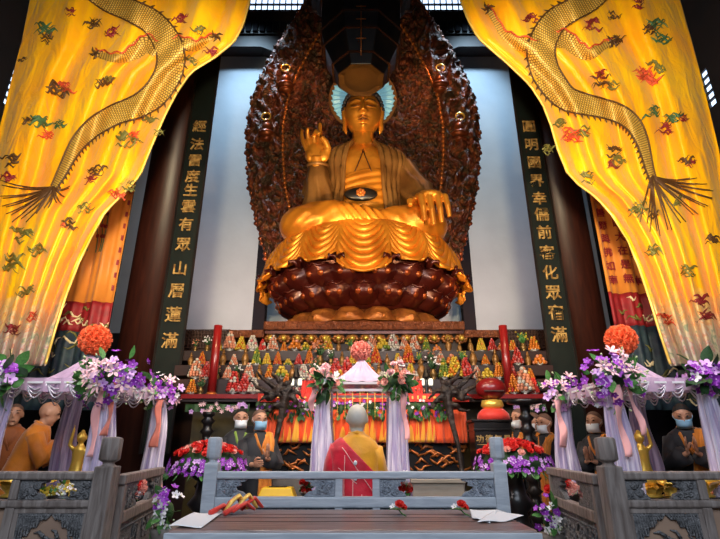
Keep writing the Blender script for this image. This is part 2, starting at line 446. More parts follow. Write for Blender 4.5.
# ================================================================ ORANGE BANNERS
def banner(s):
    side = 'left' if s < 0 else 'right'
    Y = 7.3
    xi = P(107 if s < 0 else 613, 330, Y).x     # inner edge
    xo = xi + s*1.5
    z_or = P(0, 302 if s < 0 else 293, Y).z; z_rd = P(0, 331 if s < 0 else 326, Y).z; z_nv = P(0, 410, Y).z; z_top = P(0, 60, Y).z
    def surf(x, z, off=0):
        return (x, Y+.05*math.sin(x*17+.5)+.025*math.sin(x*41)-off, z)
    t = thing('hanging_banner', ('long orange banner with embroidered flowers and red dashes hung left of the altar' if s < 0 else
              'long orange banner with rows of dark characters hung right of the altar'), 'banner', (0, 0, 0))
    for nm, za, zb_, mt in (('silk_panel', z_or, z_top, M['banner']), ('red_band', z_rd, z_or, M['bannerred']), ('navy_band', z_nv, z_rd, M['navy'])):
        MB().grid(lambda u, v: surf(lerp(xi, xo, u), lerp(za, zb_, v)), 60, 6).build(nm, mt, t, solid=.012)
    # embroidery
    if s < 0:
        z = z_or+.2
        while z < z_top:
            MB().grid(lambda u, v: surf(xi-.07+u*.035, z+v*.09, .015), 2, 2).build('border_dash', M['threadred'], t, smooth=False, solid=.006); z += .22
        g = MB(); f = MB()
        for k in range(7):
            x0 = xi-.34-.07*k; zz = P(90, 252, Y).z
            pts = [surf(x0+.05*math.sin(3*q+k), zz+q*.9*(1-.08*abs(k-3)), .02) for q in [i/8 for i in range(9)]]
            g.tube(pts, .008, 4)
            for q in (3, 5, 8): MB().sphere(pts[q], .04, 6, 4, (1, .3, 1)).build('embroidered_flower', M['threadred'], t)
        g.build('flower_stems', M['threadgreen'], t)
    else:
        rows = ['南無本師釋迦', '如是我聞一時', '佛在舍衛國中', '與大比丘眾俱', '爾時世尊食時', '善男子善女人', '發心應如是住', '願樂欲聞佛告']
        for r in range(11):
            txt = rows[r % 8][:5]
            for c in range(5):
                if (r*5+c) % 11 == 7: continue
                x = xi+.13+c*.21; z = z_or+.2+r*.24
                me = text_mesh(txt[c], .17, .004); me.materials.append(M['threadred'])
                part_from(me, 'character', t, surf(x, z, .055), (R(90), 0, 0))
    rg = random.Random(3+s)
    for k in range(16):
        x = xi+s*rg.uniform(.08, 1.1); z = lerp(z_rd, z_or, rg.uniform(.15, .85))
        pts = [surf(x+i*.035, z+.04*math.sin(i*1.7+k), .02) for i in range(5)]
        MB().tube(pts, [.004, .016, .02, .014, .004], 5).build('band_embroidery', M['threadwhite' if k % 2 else 'threadolive'], t)
    for k in range(20):
        x = xi+s*rg.uniform(.05, 1.1); z = lerp(z_nv, z_rd, rg.uniform(.05, .95))
        pts = [surf(x+i*.04, z+.05*math.sin(i*1.3+k), .02) for i in range(5)]
        MB().tube(pts, [.004, .014, .018, .012, .004], 5).build('band_embroidery', M['threadwhite' if k % 2 else 'threadolive'], t)
banner(-1); banner(1)

# ================================================================ YELLOW DRAGON DRAPES
def silk_mat(name, zlo, zhi):
    m = bpy.data.materials.new(name); m.use_nodes = True; nt = m.node_tree; b = nt.nodes['Principled BSDF']
    L = nt.links.new; N = nt.nodes.new
    tc = N('ShaderNodeTexCoord'); sp = N('ShaderNodeSeparateXYZ'); L(tc.outputs['Object'], sp.inputs[0])
    n = N('ShaderNodeTexNoise'); n.inputs['Scale'].default_value = 1.1; n.inputs['Detail'].default_value = 4
    L(tc.outputs['Object'], n.inputs['Vector'])
    r = N('ShaderNodeValToRGB'); e = r.color_ramp.elements
    e[0].position = .3; e[0].color = (1.0, .42, .001, 1); e[1].position = .7; e[1].color = (1.0, .58, .003, 1)
    L(n.outputs['Fac'], r.inputs['Fac'])
    # woven wave and peony border at the foot of the cloth
    n2 = N('ShaderNodeTexNoise'); n2.inputs['Scale'].default_value = 3.2; n2.inputs['Detail'].default_value = 3; n2.inputs['Distortion'].default_value = 2.5
    L(tc.outputs['Object'], n2.inputs['Vector'])
    r2 = N('ShaderNodeValToRGB'); e = r2.color_ramp.elements
    e[0].position = .34; e[0].color = (.34, .38, .26, 1); e[1].position = .68; e[1].color = (.78, .66, .42, 1)
    for ps, c in ((.42, (.74, .62, .42, 1)), (.5, (.70, .58, .54, 1)), (.57, (.66, .26, .20, 1)), (.61, (.76, .62, .52, 1))):
        k = r2.color_ramp.elements.new(ps); k.color = c
    L(n2.outputs['Fac'], r2.inputs['Fac'])
    mr = N('ShaderNodeMapRange'); mr.inputs['From Min'].default_value = zlo; mr.inputs['From Max'].default_value = zhi
    mr.inputs['To Min'].default_value = 1; mr.inputs['To Max'].default_value = 0
    ad = N('ShaderNodeMath'); ad.operation = 'MULTIPLY_ADD'; ad.inputs[1].default_value = .9; 
    L(n2.outputs['Fac'], ad.inputs[0]); L(sp.outputs['Z'], ad.inputs[2])
    L(ad.outputs[0], mr.inputs['Value'])
    mx = N('ShaderNodeMix'); mx.data_type = 'RGBA'
    L(mr.outputs['Result'], mx.inputs['Factor']); L(r.outputs['Color'], mx.inputs[6]); L(r2.outputs['Color'], mx.inputs[7])
    L(mx.outputs[2], b.inputs['Base Color'])
    b.inputs['Roughness'].default_value = .36; b.inputs['Sheen Weight'].default_value = .15
    b.inputs['Specular IOR Level'].default_value = .45
    n3 = N('ShaderNodeTexNoise'); n3.inputs['Scale'].default_value = 2.2; n3.inputs['Detail'].default_value = 5; n3.inputs['Distortion'].default_value = 1.5
    mp = N('ShaderNodeMapping'); mp.inputs['Scale'].default_value = (2.2, 1, .7)
    L(tc.outputs['Object'], mp.inputs['Vector']); L(mp.outputs['Vector'], n3.inputs['Vector'])
    bp = N('ShaderNodeBump'); bp.inputs['Strength'].default_value = .45; bp.inputs['Distance'].default_value = .12
    L(n3.outputs['Fac'], bp.inputs['Height']); L(bp.outputs['Normal'], b.inputs['Normal'])
    tr = N('ShaderNodeBsdfTranslucent'); L(mx.outputs[2], tr.inputs['Color'])
    ms = N('ShaderNodeMixShader'); ms.inputs[0].default_value = .15
    out = nt.nodes['Material Output']
    L(b.outputs[0], ms.inputs[1]); L(tr.outputs[0], ms.inputs[2]); L(ms.outputs[0], out.inputs['Surface'])
    return m
def scale_mat():
    m = bpy.data.materials.new('embroidered_scales'); m.use_nodes = True; nt = m.node_tree; b = nt.nodes['Principled BSDF']
    L = nt.links.new; N = nt.nodes.new
    tc = N('ShaderNodeTexCoord'); mp = N('ShaderNodeMapping'); mp.inputs['Scale'].default_value = (1, 1, 1)
    L(tc.outputs['UV'], mp.inputs['Vector'])
    br = N('ShaderNodeTexBrick'); br.inputs['Scale'].default_value = 1; br.inputs['Mortar Size'].default_value = .17
    br.inputs['Mortar Smooth'].default_value = .3
    br.inputs['Brick Width'].default_value = 1.0; br.inputs['Row Height'].default_value = 1.0
    br.inputs['Color1'].default_value = (.88, .60, .16, 1); br.inputs['Color2'].default_value = (.80, .48, .08, 1)
    br.inputs['Mortar'].default_value = (.16, .075, .012, 1)
    L(mp.outputs['Vector'], br.inputs['Vector']); L(br.outputs['Color'], b.inputs['Base Color'])
    b.inputs['Roughness'].default_value = .45; b.inputs['Metallic'].default_value = .2
    return m
M['scales'] = scale_mat()

def drape(side):
    Lf = side < 0
    Y0 = 6.2
    if Lf:
        OUT = [(-70, 44), (0, 30), (40, 22), (90, 9), (150, -6), (250, -24), (366, -40)]
        INN = [(-70, 258), (0, 250), (25, 243), (42, 234), (58, 214), (72, 191), (92, 177), (115, 165), (145, 152), (175, 140), (192, 125),
               (212, 105), (235, 92), (262, 79), (295, 66), (330, 55), (366, 45)]
    else:
        OUT = [(-70, 668), (0, 680), (50, 694), (100, 707), (150, 719), (250, 734), (366, 752)]
        INN = [(-70, 452), (0, 460), (20, 468), (38, 478), (52, 494), (64, 508), (85, 530), (105, 543), (125, 551), (150, 558), (172, 567), (184, 578),
               (198, 597), (215, 612), (240, 628), (270, 640), (300, 650), (330, 659), (366, 671)]
    def fold(u, v):            # u: 0 outer .. 1 inner ; v: 0 top .. 1 bottom
        w = .55+.45*v
        d = .13*math.sin(u*21+2.2*v+.6*math.sin(6*v))*w
        d += .07*math.sin(u*43+1.5*math.sin(5*v+1)+3*v)*(.4+.6*u)
        d += .05*math.sin(u*70+9*v)*max(0, u-.55)*2
        d += .045*math.sin(8*u+17*v+2*math.sin(4*u))*(.3+u)
        e = max(0, u-.8)/.2
        d += -.16*e*e+.06*math.sin(v*32+u*9)*e
        return d
    def pt(px, py, off=0):
        o = interp(OUT, py); i = interp(INN, py)
        u = (px-o)/(i-o); v = (py+70)/436
        return P(px, py, Y0+fold(u, v)-off)
    t = thing('dragon_drape', 'great yellow silk drape with a gold dragon, hanging on the %s of the hall' % ('left' if Lf else 'right'), 'curtain', (0, 0, 0), group='dragon drapes')
    def fn(u, v):
        py = lerp(-70, 366, v)
        if v > .97: pass
        px = lerp(interp(OUT, py), interp(INN, py), u)
        return pt(px, py)
    zb_ = P(0, 366, Y0).z
    MB().grid(fn, 150, 150).build('silk', silk_mat('yellow_dragon_silk', zb_+.75, zb_+1.5), t, solid=.012)
    # hem piping along the inner edge
    MB().tube([pt(interp(INN, y), y, 0) for y in range(-68, 366, 6)], .018, 6).build('edge_hem', M['threadgold'], t)
    # dragon body
    if Lf:
        C = [(88, -14, 10), (108, 0, 11), (130, 10, 11), (152, 22, 12), (166, 40, 13.5), (171, 58, 14), (167, 76, 13.5), (155, 94, 13), (138, 106, 11.5),
             (116, 114, 10), (98, 124, 9.5), (86, 134, 8.5), (76, 146, 7), (68, 160, 5.5), (61, 174, 4.5), (54, 187, 3)]
        LEG = [[(158, 50, 8), (146, 44, 9), (134, 52, 8), (122, 58, 5), (108, 57, 4), (96, 53, 3)], [(172, 46, 7), (182, 44, 7), (196, 46, 5), (206, 40, 3), (216, 36, 2)]]
        CLAW = [(96, 54), (214, 37)]
        TAIL = (54, 187, [(0, 180), (0, 196), (2, 206), (6, 214), (12, 222), (26, 222), (36, 214), (48, 208), (62, 204), (64, 196), (70, 186)])
        BAR = [[(146, 60), (140, 72)], [(150, 62), (142, 74)]]
    else:
        C = [(606, -14, 10), (590, 0, 11), (572, 10, 11), (556, 20, 12), (546, 34, 13), (541, 50, 14), (544, 68, 14), (553, 84, 13.5), (566, 98, 12),
             (584, 104, 10.5), (602, 108, 9.5), (620, 114, 9), (633, 124, 8), (641, 138, 6.5), (646, 154, 5), (650, 170, 4), (655, 184, 3)]
        LEG = [[(556, 40, 8), (568, 40, 9), (580, 50, 8), (590, 54, 6), (602, 47, 4), (612, 42, 3)], [(538, 48, 7), (520, 44, 7), (506, 36, 5), (497, 22, 4), (488, 8, 3)]]
        CLAW = [(612, 42), (489, 9)]
        TAIL = (652, 176, [(640, 222), (650, 232), (660, 236), (672, 230), (686, 222), (698, 214), (708, 206), (712, 198), (710, 190), (700, 184), (690, 178)])
    def cat(C, k):     # smooth resample
        out = []
        n = len(C)
        for i in range(n-1):
            p0, p1, p2, p3 = C[max(i-1, 0)], C[i], C[i+1], C[min(i+2, n-1)]
            for j in range(k):
                q = j/k
                out.append(tuple(.5*((2*b)+(-a+c)*q+(2*a-5*b+4*c-d)*q*q+(-a+3*b-3*c+d)*q**3) for a, b, c, d in zip(p0, p1, p2, p3)))
        out.append(C[-1]); return out
    def ribbon(C, k, per, vscale):
        C = cat(C, k); m = MB(); ln = 0; o = 0; NU = 8
        vs = []
        for i, (x, y, w) in enumerate(C):
            a = C[max(i-1, 0)]; b = C[min(i+1, len(C)-1)]
            dx, dy = b[0]-a[0], b[1]-a[1]; L_ = math.hypot(dx, dy) or 1; nx, ny = -dy/L_, dx/L_
            if i: ln += math.hypot(x-C[i-1][0], y-C[i-1][1])
            for j in range(NU+1):
                s_ = j/NU*2-1
                p = pt(x+nx*w*s_, y+ny*w*s_, .014+.03*(1-s_*s_))
                m.uv[len(m.v)+len(vs)] = (j/NU*per, ln/vscale)
                vs.append(p)
        fs = [(i*(NU+1)+j, i*(NU+1)+j+1, (i+1)*(NU+1)+j+1, (i+1)*(NU+1)+j) for i in range(len(C)-1) for j in range(NU)]
        m.add(vs, fs); return m, C
    m, CC = ribbon(C, 6, 11, 2.3)
    m.build('dragon_body', M['scales'], t)
    sp = MB(); ol = MB()
    for sd in (-1, 1):
        line = []
        for i in range(len(CC)):
            a = CC[max(i-1, 0)]; b = CC[min(i+1, len(CC)-1)]; x, y, w = CC[i]
            dx, dy = b[0]-a[0], b[1]-a[1]; L_ = math.hypot(dx, dy) or 1; nx, ny = -dy/L_*sd, dx/L_*sd
            line.append(pt(x+nx*w, y+ny*w, .03))
            if sd == (-1 if Lf else 1) and i % 2 == 0:
                sp.tube([pt(x+nx*w, y+ny*w, .025), pt(x+nx*(w+2.2)+dx/L_*1.2, y+ny*(w+2.2)+dy/L_*1.2, .025), pt(x+nx*(w+4)+dx/L_*2.5, y+ny*(w+4)+dy/L_*2.5, .02)], [.022, .014, .003], 4)
        ol.tube(line, .014, 5)
    ol.add(sp.v, sp.f); ol.build('dragon_outline', M['threadbrown'], t)
    for lg in LEG:
        m, LL = ribbon(lg, 5, 7, 2.4); m.build('dragon_leg', M['scales'], t)
        o = MB()
        o.tube([pt(x, y-w-1+1.5*math.sin(i*1.4), .03) for i, (x, y, w) in enumerate(LL)], .014, 5)
        o.build('leg_flame', M['threadfish'], t)
        o = MB(); x0, y0, _ = LL[-1]
        for k in range(5):
            an = k*1.1-.6
            o.tube([pt(x0, y0, .03), pt(x0+4*math.cos(an), y0+4*math.sin(an), .03), pt(x0+7*math.cos(an+.4), y0+7*math.sin(an+.4), .02)], [.03, .02, .004], 5)
        o.build('dragon_claw', M['threadbrown'], t)
    o = MB(); tx, ty, ends = TAIL; ends = ends+[((a_[0]+b_[0])/2+2, (a_[1]+b_[1])/2-3) for a_, b_ in zip(ends, ends[1:])]
    for k, (ex, ey) in enumerate(ends):
        bx_, by_ = lerp(tx, ex, .45)+(2 if k % 2 else -2), lerp(ty, ey, .35)+6
        pts = []
        for q in [i/9 for i in range(10)]:
            x = (1-q)**2*tx+2*q*(1-q)*bx_+q*q*ex; y = (1-q)**2*ty+2*q*(1-q)*by_+q*q*ey
            if x < interp(OUT, y)+1 and Lf: x = interp(OUT, y)+1
            pts.append(pt(x, y, .03))
        o.tube(pts, [.014*(1-i/10)+.005 for i in range(10)], 5)
    o.build('tail_hair', M['threadbrown'], t)
    # motifs
    rg = random.Random(11+side)
    def motif(cx, cy, s_, mt, n=8):
        o = MB()
        for k in range(n):
            x, y = cx+rg.uniform(-.6, .6)*s_, cy+rg.uniform(-.55, .55)*s_
            an = rg.uniform(-.5, .5)+(PI if rg.random() < .5 else 0); pts = []
            L_ = rg.uniform(.35, .8)*s_; ph = rg.uniform(0, 6)
            for q in range(6):
                xx = x+math.cos(an)*L_*(q/5-.5)*2; yy = y+math.sin(an)*L_*(q/5-.5)*2+.22*s_*math.sin(q*1.6+ph)
                pts.append(pt(xx, yy, .018))
            w = .00062*s_*rg.uniform(1, 2.6)
            o.tube(pts, [w*.3, w*1.2, w*1.6, w*1.3, w*.8, w*.2], 5)
        o.build('cloud_motif', mt, t)
    B, Gn, Rd, W, Fi, Ol = M['threadbrown'], M['threadgreen'], M['threadred'], M['threadwhite'], M['threadfish'], M['threadolive']
    if Lf:
        LST = [(46, 30, 11, Gn), (48, 38, 9, B), (92, 25, 9, B), (112, 32, 8, Rd), (70, 12, 6, Rd), (180, 18, 9, Rd), (60, 88, 14, B), (66, 86, 10, Fi), (104, 84, 10, B),
               (108, 78, 6, Ol), (40, 122, 12, Gn), (46, 134, 8, Fi), (28, 120, 6, B), (60, 124, 7, Gn), (128, 142, 13, Ol), (134, 138, 8, Fi), (10, 160, 10, B), (8, 176, 9, Rd), (98, 170, 9, B),
               (92, 178, 7, Rd), (70, 224, 8, B), (64, 225, 5, Fi), (118, 192, 10, Fi), (128, 186, 8, Ol), (85, 208, 8, Ol), (20, 235, 11, Ol), (14, 262, 12, Ol), (26, 290, 9, Ol), (36, 250, 9, Ol),
               (200, 30, 8, Ol), (210, 50, 8, Rd), (30, 316, 8, Fi), (12, 330, 9, Rd), (150, 120, 8, Ol), (160, 132, 6, Ol), (22, 60, 5, B), (190, 60, 8, Ol)]
    else:
        LST = [(530, 16, 9, Rd), (592, 24, 10, Rd), (638, 4, 7, Rd), (656, 24, 10, Gn), (650, 30, 8, B), (662, 38, 9, Gn), (618, 40, 9, B), (614, 16, 7, B), (648, 78, 13, Fi), (642, 74, 9, Fi),
               (656, 66, 10, Ol), (602, 80, 10, B), (600, 74, 7, Rd), (612, 86, 7, Ol), (652, 112, 9, Gn), (672, 118, 10, Gn), (664, 128, 9, Rd), (684, 118, 6, Rd), (575, 134, 13, Fi), (580, 132, 9, Ol),
               (560, 122, 8, Ol), (614, 152, 8, B), (618, 160, 9, Ol), (612, 164, 7, Rd), (686, 160, 8, B), (692, 164, 6, Rd), (588, 178, 9, Ol), (640, 206, 8, Ol), (655, 214, 7, B), (636, 212, 8, Ol),
               (712, 240, 8, B), (700, 300, 9, Rd), (706, 316, 9, Rd), (664, 320, 9, Fi), (655, 250, 9, Ol), (690, 270, 10, Ol), (550, 150, 7, Ol), (680, 200, 7, Ol)]
    for a in LST: motif(*a)
drape(-1); drape(1)
# ================================================================ MANDORLA
BX = .08                                   # the statue's axis
def g2(x, z, x0, z0, sx, sz): return math.exp(-((x-x0)/sx)**2-((z-z0)/sz)**2)
def mandorla():
    Y = 12.3
    HW = [(-60, 4), (-30, 28), (0, 54), (15, 64), (30, 74), (50, 87), (75, 100), (100, 110), (130, 115.5), (160, 115.5), (190, 113), (220, 107), (250, 99), (280, 92), (312, 86)]
    t = thing('mandorla', 'huge pointed red-brown carved flame halo standing behind the golden statue', 'halo', (0, 0, 0))
    def at(px, py, off):
        p = P(px, py, Y); p.y = Y-off; return p
    def relief(px, py, hw):
        e = hw-abs(px)                       # pixels-worth from the rim
        x = px/9; y = py/9
        w = noise.noise(Vector((x*.7, y*.5, 3)))*2.2
        if e < 34:
            r = .05*math.sin(x*5.2+w*2+2.2*math.sin(y*1.3+x)*(1 if px > 0 else -1))+.07*noise.noise(Vector((x*2.4+w, y*1.1, 1)))
            r += .06*abs(math.sin(y*2.2+x*(2 if px > 0 else -2)+w))
            r += .12
        elif e < 38: r = .02
        else:
            r = .05*math.sin(math.hypot(noise.noise(Vector((x*.8, y*.8, 9)))*5, noise.noise(Vector((x*.8+30, y*.8, 9)))*5)*3)+.06*noise.noise(Vector((x*3, y*3, 2)))
        return r+.12*min(1, e/6)
    def hwat(py):
        sc = 1+.012*math.sin(py*.9)
        return interp(HW, py)*sc
    def fn(u, v):
        py = lerp(-60, 312, v); hw = hwat(py); px = (u*2-1)*hw
        return at(363+px, py, relief(px, py, hw))
    MB().grid(fn, 230, 330).build('carved_face', M['mandorla'], t)
    def fb(u, v):
        py = lerp(-60, 312, v); hw = hwat(py); px = (u*2-1)*hw
        return at(363+px, py, -.35 if 0 < u < 1 else relief(px, py, hw))
    MB().grid(fb, 6, 120).build('back_board', M['blackmatte'], t)
    bd = MB()
    for s in (-1, 1):
        y = 20
        while y < 300:
            hw = interp(HW, y)-36
            if hw > 8: bd.sphere(at(363+s*hw, y, .16), .062, 6, 5)
            y += 4.6
        for y0, off in ((75, 76), (123, 95)):
            rg = MB(); cx = 363+s*off; c = at(cx, y0, .3)
            rg.lathe([(.12, -.03), (.15, -.03), (.15, .03), (.12, .03), (.12, -.03)], 20, (0, 0, 0), cap=False)
            o = rg.build('roundel_ring', M['brightgold'], t); o.location = c; o.rotation_euler = (R(90), 0, 0)
            b = MB(); d = at(cx, y0+13, .25)
            b.sphere(d+Vector((0, 0, .33)), .10, 8, 6); b.sphere(d+Vector((0, 0, .12)), .17, 8, 6, (1, .7, 1.1)); b.sphere(d-Vector((0, 0, .1)), .27, 8, 6, (1, .7, .45))
            b.sphere(d-Vector((0, 0, .3)), .22, 8, 6, (1, .7, .4))
            b.build('seated_figure', M['mandfig'], t)
    for s in (-1, 1): bd.tube([at(363+s*(interp(HW, y)-36), y, .16) for y in range(20, 302, 6) if interp(HW, y) > 44], .03, 5)
    bd.build('bead_line', M['petaltip'], t)
    # rim beads
    rb = MB()
    for s in (-1, 1):
        for y in range(-50, 300, 5): rb.sphere(at(363+s*(hwat(y)-1), y, .1), .085, 6, 5, (1, 1, .8))
    for s in (-1, 1): rb.tube([at(363+s*(hwat(y)-1), y, .1) for y in range(-50, 302, 5)], .05, 5)
    rb.build('rim_flames', M['mandfig'], t)
def mand_mat():
    m = bpy.data.materials.new('carved_red_brown'); m.use_nodes = True; nt = m.node_tree; b = nt.nodes['Principled BSDF']
    L = nt.links.new; N = nt.nodes.new
    tc = N('ShaderNodeTexCoord')
    v = N('ShaderNodeTexVoronoi'); v.inputs['Scale'].default_value = 6.5
    n = N('ShaderNodeTexNoise'); n.inputs['Scale'].default_value = 2; n.inputs['Detail'].default_value = 5; n.inputs['Distortion'].default_value = 2
    mx = N('ShaderNodeMix'); mx.data_type = 'RGBA'; mx.inputs['Factor'].default_value = .35
    L(tc.outputs['Object'], n.inputs['Vector']); L(tc.outputs['Object'], mx.inputs[6]); L(n.outputs['Color'], mx.inputs[7])
    L(mx.outputs[2], v.inputs['Vector'])
    r = N('ShaderNodeValToRGB'); e = r.color_ramp.elements
    e[0].position = .05; e[0].color = (.42, .11, .025, 1); e[1].position = .5; e[1].color = (.05, .011, .007, 1)
    L(v.outputs['Distance'], r.inputs['Fac'])
    r2 = N('ShaderNodeValToRGB'); e = r2.color_ramp.elements
    e[0].position = .42; e[0].color = (.06, .055, .02, 1); e[1].position = .58; e[1].color = (.24, .05, .018, 1)
    L(n.outputs['Fac'], r2.inputs['Fac'])
    m2 = N('ShaderNodeMix'); m2.data_type = 'RGBA'; m2.inputs['Factor'].default_value = .4
    L(r.outputs['Color'], m2.inputs[6]); L(r2.outputs['Color'], m2.inputs[7]); L(m2.outputs[2], b.inputs['Base Color'])
    bp = N('ShaderNodeBump'); bp.inputs['Strength'].default_value = 1; bp.inputs['Distance'].default_value = .12; bp.invert = True
    L(v.outputs['Distance'], bp.inputs['Height']); L(bp.outputs['Normal'], b.inputs['Normal'])
    b.inputs['Roughness'].default_value = .48; b.inputs['Metallic'].default_value = .3
    return m
M['mandorla'] = mand_mat()
M['mandfig'] = mat('roundel_figure_bronze', (.30, .075, .02), .3, .5, (.15, .03, .01), 4)
mandorla()

# halo disc behind the head
c = P(363, 99, 11.7)
t = thing('halo_disc', 'round pale teal ribbed halo glowing behind the statue head', 'halo', c)
t.rotation_euler = (R(10), 0, 0)
m = MB()
m.grid(lambda u, v: ((.15+.80*v)*math.cos(u*2*PI), .035*math.cos(u*72*PI)*v-.02, (.15+.80*v)*math.sin(u*2*PI)), 288, 8)
m.build('ribbed_glass', M['halo'], t, solid=.01)
m = MB(); m.tube([(.97*math.cos(a*PI/24), 0, .97*math.sin(a*PI/24)) for a in range(49)], .06, 8)
m.build('disc_frame', M['haloedge'], t)

# ================================================================ HANGING CANOPY
c0 = P(361, 81, 9.0)
t = thing('hanging_canopy', 'dark octagonal hanging canopy in front of and above the statue head', 'canopy', c0)
t.scale = (.93, .93, .93)
oct_ = PI/8
MB().lathe([(.45, .02), (.62, 0), (.74, .25), (.98, .75), (1.08, 1.2), (1.10, 2.2), (1.0, 2.5)], 8, rot=oct_).build('canopy_body', M['black'], t, smooth=False, bevel=.02)
MB().lathe([(1.0, 2.5), (1.16, 2.55), (1.35, 2.9), (1.5, 3.0), (1.2, 3.6), (.3, 4.3)], 8, rot=oct_).build('canopy_roof', M['blackmatte'], t, smooth=False)
m = MB()
for z, r in ((.26, .76), (.78, 1.0), (1.22, 1.10), (2.22, 1.12)):
    pts = [(r*math.cos(oct_+k*PI/4), r*math.sin(oct_+k*PI/4), z) for k in range(9)]; m = MB()
    for a, b in zip(pts, pts[1:]): m.beam(a, b, .05, .04)
    m.build('canopy_band', M['canopyband'] if 'canopyband' in M else M.setdefault('canopyband', mat('canopy_brown_band', (.06, .025, .015), .4, .3)), t, smooth=False)
m = MB()
for k in range(8):
    a = oct_+k*PI/4
    m.tube([(1.3*math.cos(a), 1.3*math.sin(a), 2.9), (1.55*math.cos(a), 1.55*math.sin(a), 3.0), (1.7*math.cos(a), 1.7*math.sin(a), 3.25)], [.05, .04, .01], 6)
m.build('eave_horns', M['lattice'], t)
rod = MB().lathe([(.012, 0), (.012, 1.55)], 6, (0, -1.0, -.15))
for z in (.35, .95, 1.35): rod.box(-.12, .12, -1.01, -.99, z, z+.02)
rod.build('hanging_rod', M['petaltip'], t)
MB().lathe([(.06, 4.2), (.06, 12.4)], 8).build('hanging_chain', M['black'], t)

# ================================================================ GOLDEN BUDDHA
CY = 11.0
bt = thing('buddha_statue', 'colossal seated golden Buddha with right hand raised on a lotus throne', 'statue', (BX, CY, 0))
def zmap(z): return z if z < 7.1 else 7.1+(z-7.1)*.82
def V(x, y, z): return Vector((x, y-CY, zmap(z)))
def V0(x, y, z): return Vector((x, y-CY, z))       # world x is relative to the statue's axis
RXs = [(6.3, 1.0), (6.8, .93), (7.3, .84), (7.9, .90), (8.35, 1.04), (8.65, 1.05), (8.85, .92), (9.0, .66), (9.12, .42), (9.2, .31)]
RYs = [(6.3, .70), (6.8, .70), (7.3, .62), (7.9, .58), (8.35, .56), (8.65, .50), (8.85, .43), (9.0, .36), (9.12, .31), (9.2, .28)]
def tors(a, z, off=0):
    rx = interp(RXs, z)+off; ry = interp(RYs, z)+off
    c_, s_ = math.cos(a), math.sin(a); e = .85
    return Vector((rx*math.copysign(abs(c_)**e, c_), -.0+ry*math.copysign(abs(s_)**e, s_)-.05, zmap(z)))
b = MB()
zs = [6.3+i*.1 for i in range(30)]
vs = [tors(2*PI*i/48, z) for z in zs for i in range(48)]
fs = [(j*48+i, j*48+(i+1) % 48, (j+1)*48+(i+1) % 48, (j+1)*48+i) for j in range(len(zs)-1) for i in range(48)]
b.add(vs, fs+[tuple(reversed(range(48))), tuple((len(zs)-1)*48+i for i in range(48))])
b.lathe([(.36, 8.55), (.30, 8.72), (.29, 8.8), (.31, 8.83), (.29, 8.87), (.31, 8.95), (.29, 9.02), (.29, 9.6)], 24, (0, -.08, 0))
b.sphere(V(-.24, 10.52, 8.3), .33, 16, 10, (1, .42, .8)); b.sphere(V(.24, 10.52, 8.3), .33, 16, 10, (1, .42, .8))
# upper arms
b.tube([V(-.85, 11, 8.55), V(-1.05, 10.9, 8.2), V(-1.18, 10.7, 7.4), V(-1.16, 10.35, 7.35), V0(-1.12, 10.2, 7.75)], [.30, .30, .25, .2, .15], 14)
b.tube([V(.85, 11, 8.55), V(1.08, 10.9, 8.1), V(1.30, 10.65, 7.3), V(1.36, 10.2, 6.9), V(1.36, 9.8, 6.58)], [.30, .30, .26, .22, .17], 14)
remesh(b, 'body', M['gold'], .05, 4, bt)
# raised hand
def hand_raise():
    m = MB(); O = V0(-1.13, 10.1, 7.72)
    def p(x, y, z): return O+Vector((x, y, z))
    m.tube([p(0, .25, -.75), p(0, .15, -.35), p(0, .03, .02), p(.0, 0, .22)], [.17, .165, .155, .19], 14)
    m.sphere(p(-.01, 0, .36), .30, 16, 12, (1.0, .42, 1.15))
    m.sphere(p(.17, -.06, .27), .15, 12, 8, (.9, .7, 1.2)); m.sphere(p(-.17, -.05, .27), .13, 12, 8, (.8, .7, 1.3))
    m.tube([p(.07, 0, .6), p(.05, -.02, .84), p(.045, -.05, 1.02), p(.05, -.07, 1.20)], [.078, .068, .062, .045], 10)     # index
    m.tube([p(-.07, 0, .6), p(-.09, -.10, .82), p(-.02, -.24, .84), p(.06, -.28, .72)], [.075, .068, .062, .05], 10)  # middle, bent to the thumb
    m.tube([p(-.17, 0, .55), p(-.235, -.05, .76), p(-.25, -.13, .90), p(-.235, -.22, .96)], [.072, .062, .056, .042], 10)
    m.tube([p(-.26, 0, .46), p(-.36, -.03, .68), p(-.40, -.05, .86), p(-.40, -.07, 1.02)], [.066, .058, .05, .036], 10)
    m.tube([p(.20, -.04, .25), p(.27, -.10, .45), p(.20, -.18, .6), p(.11, -.23, .68)], [.10, .085, .075, .055], 10)      # thumb
    return m
remesh(hand_raise(), 'raised_hand', M['gold'], .018, 2, bt)
def hand_knee():
    m = MB(); O = V0(1.36, 9.72, 6.56)
    def p(x, y, z): return O+Vector((x, y, z))
    m.tube([p(-.02, .2, .0), p(0, 0, .0), p(.06, -.15, -.02)], [.2, .19, .22], 14)
    m.sphere(p(.12, -.26, -.05), .27, 16, 12, (1.1, 1.0, .5))
    for k, (dx, L_) in enumerate(((-.13, .58), (.05, .68), (.23, .62), (.40, .48))):
        r = .078-.003*k
        m.tube([p(dx+.0, -.30, -.04), p(dx+.02, -.44, -.12), p(dx+.05, -.50, -.14-L_*.5), p(dx+.08, -.47, -.16-L_)], [r*1.1, r*1.05, r*.95, r*.7], 10)
    m.tube([p(-.10, -.08, -.05), p(-.27, -.22, -.1), p(-.34, -.36, -.20), p(-.34, -.42, -.34)], [.11, .09, .08, .055], 10)
    return m
remesh(hand_knee(), 'resting_hand', M['gold'], .020, 2, bt)
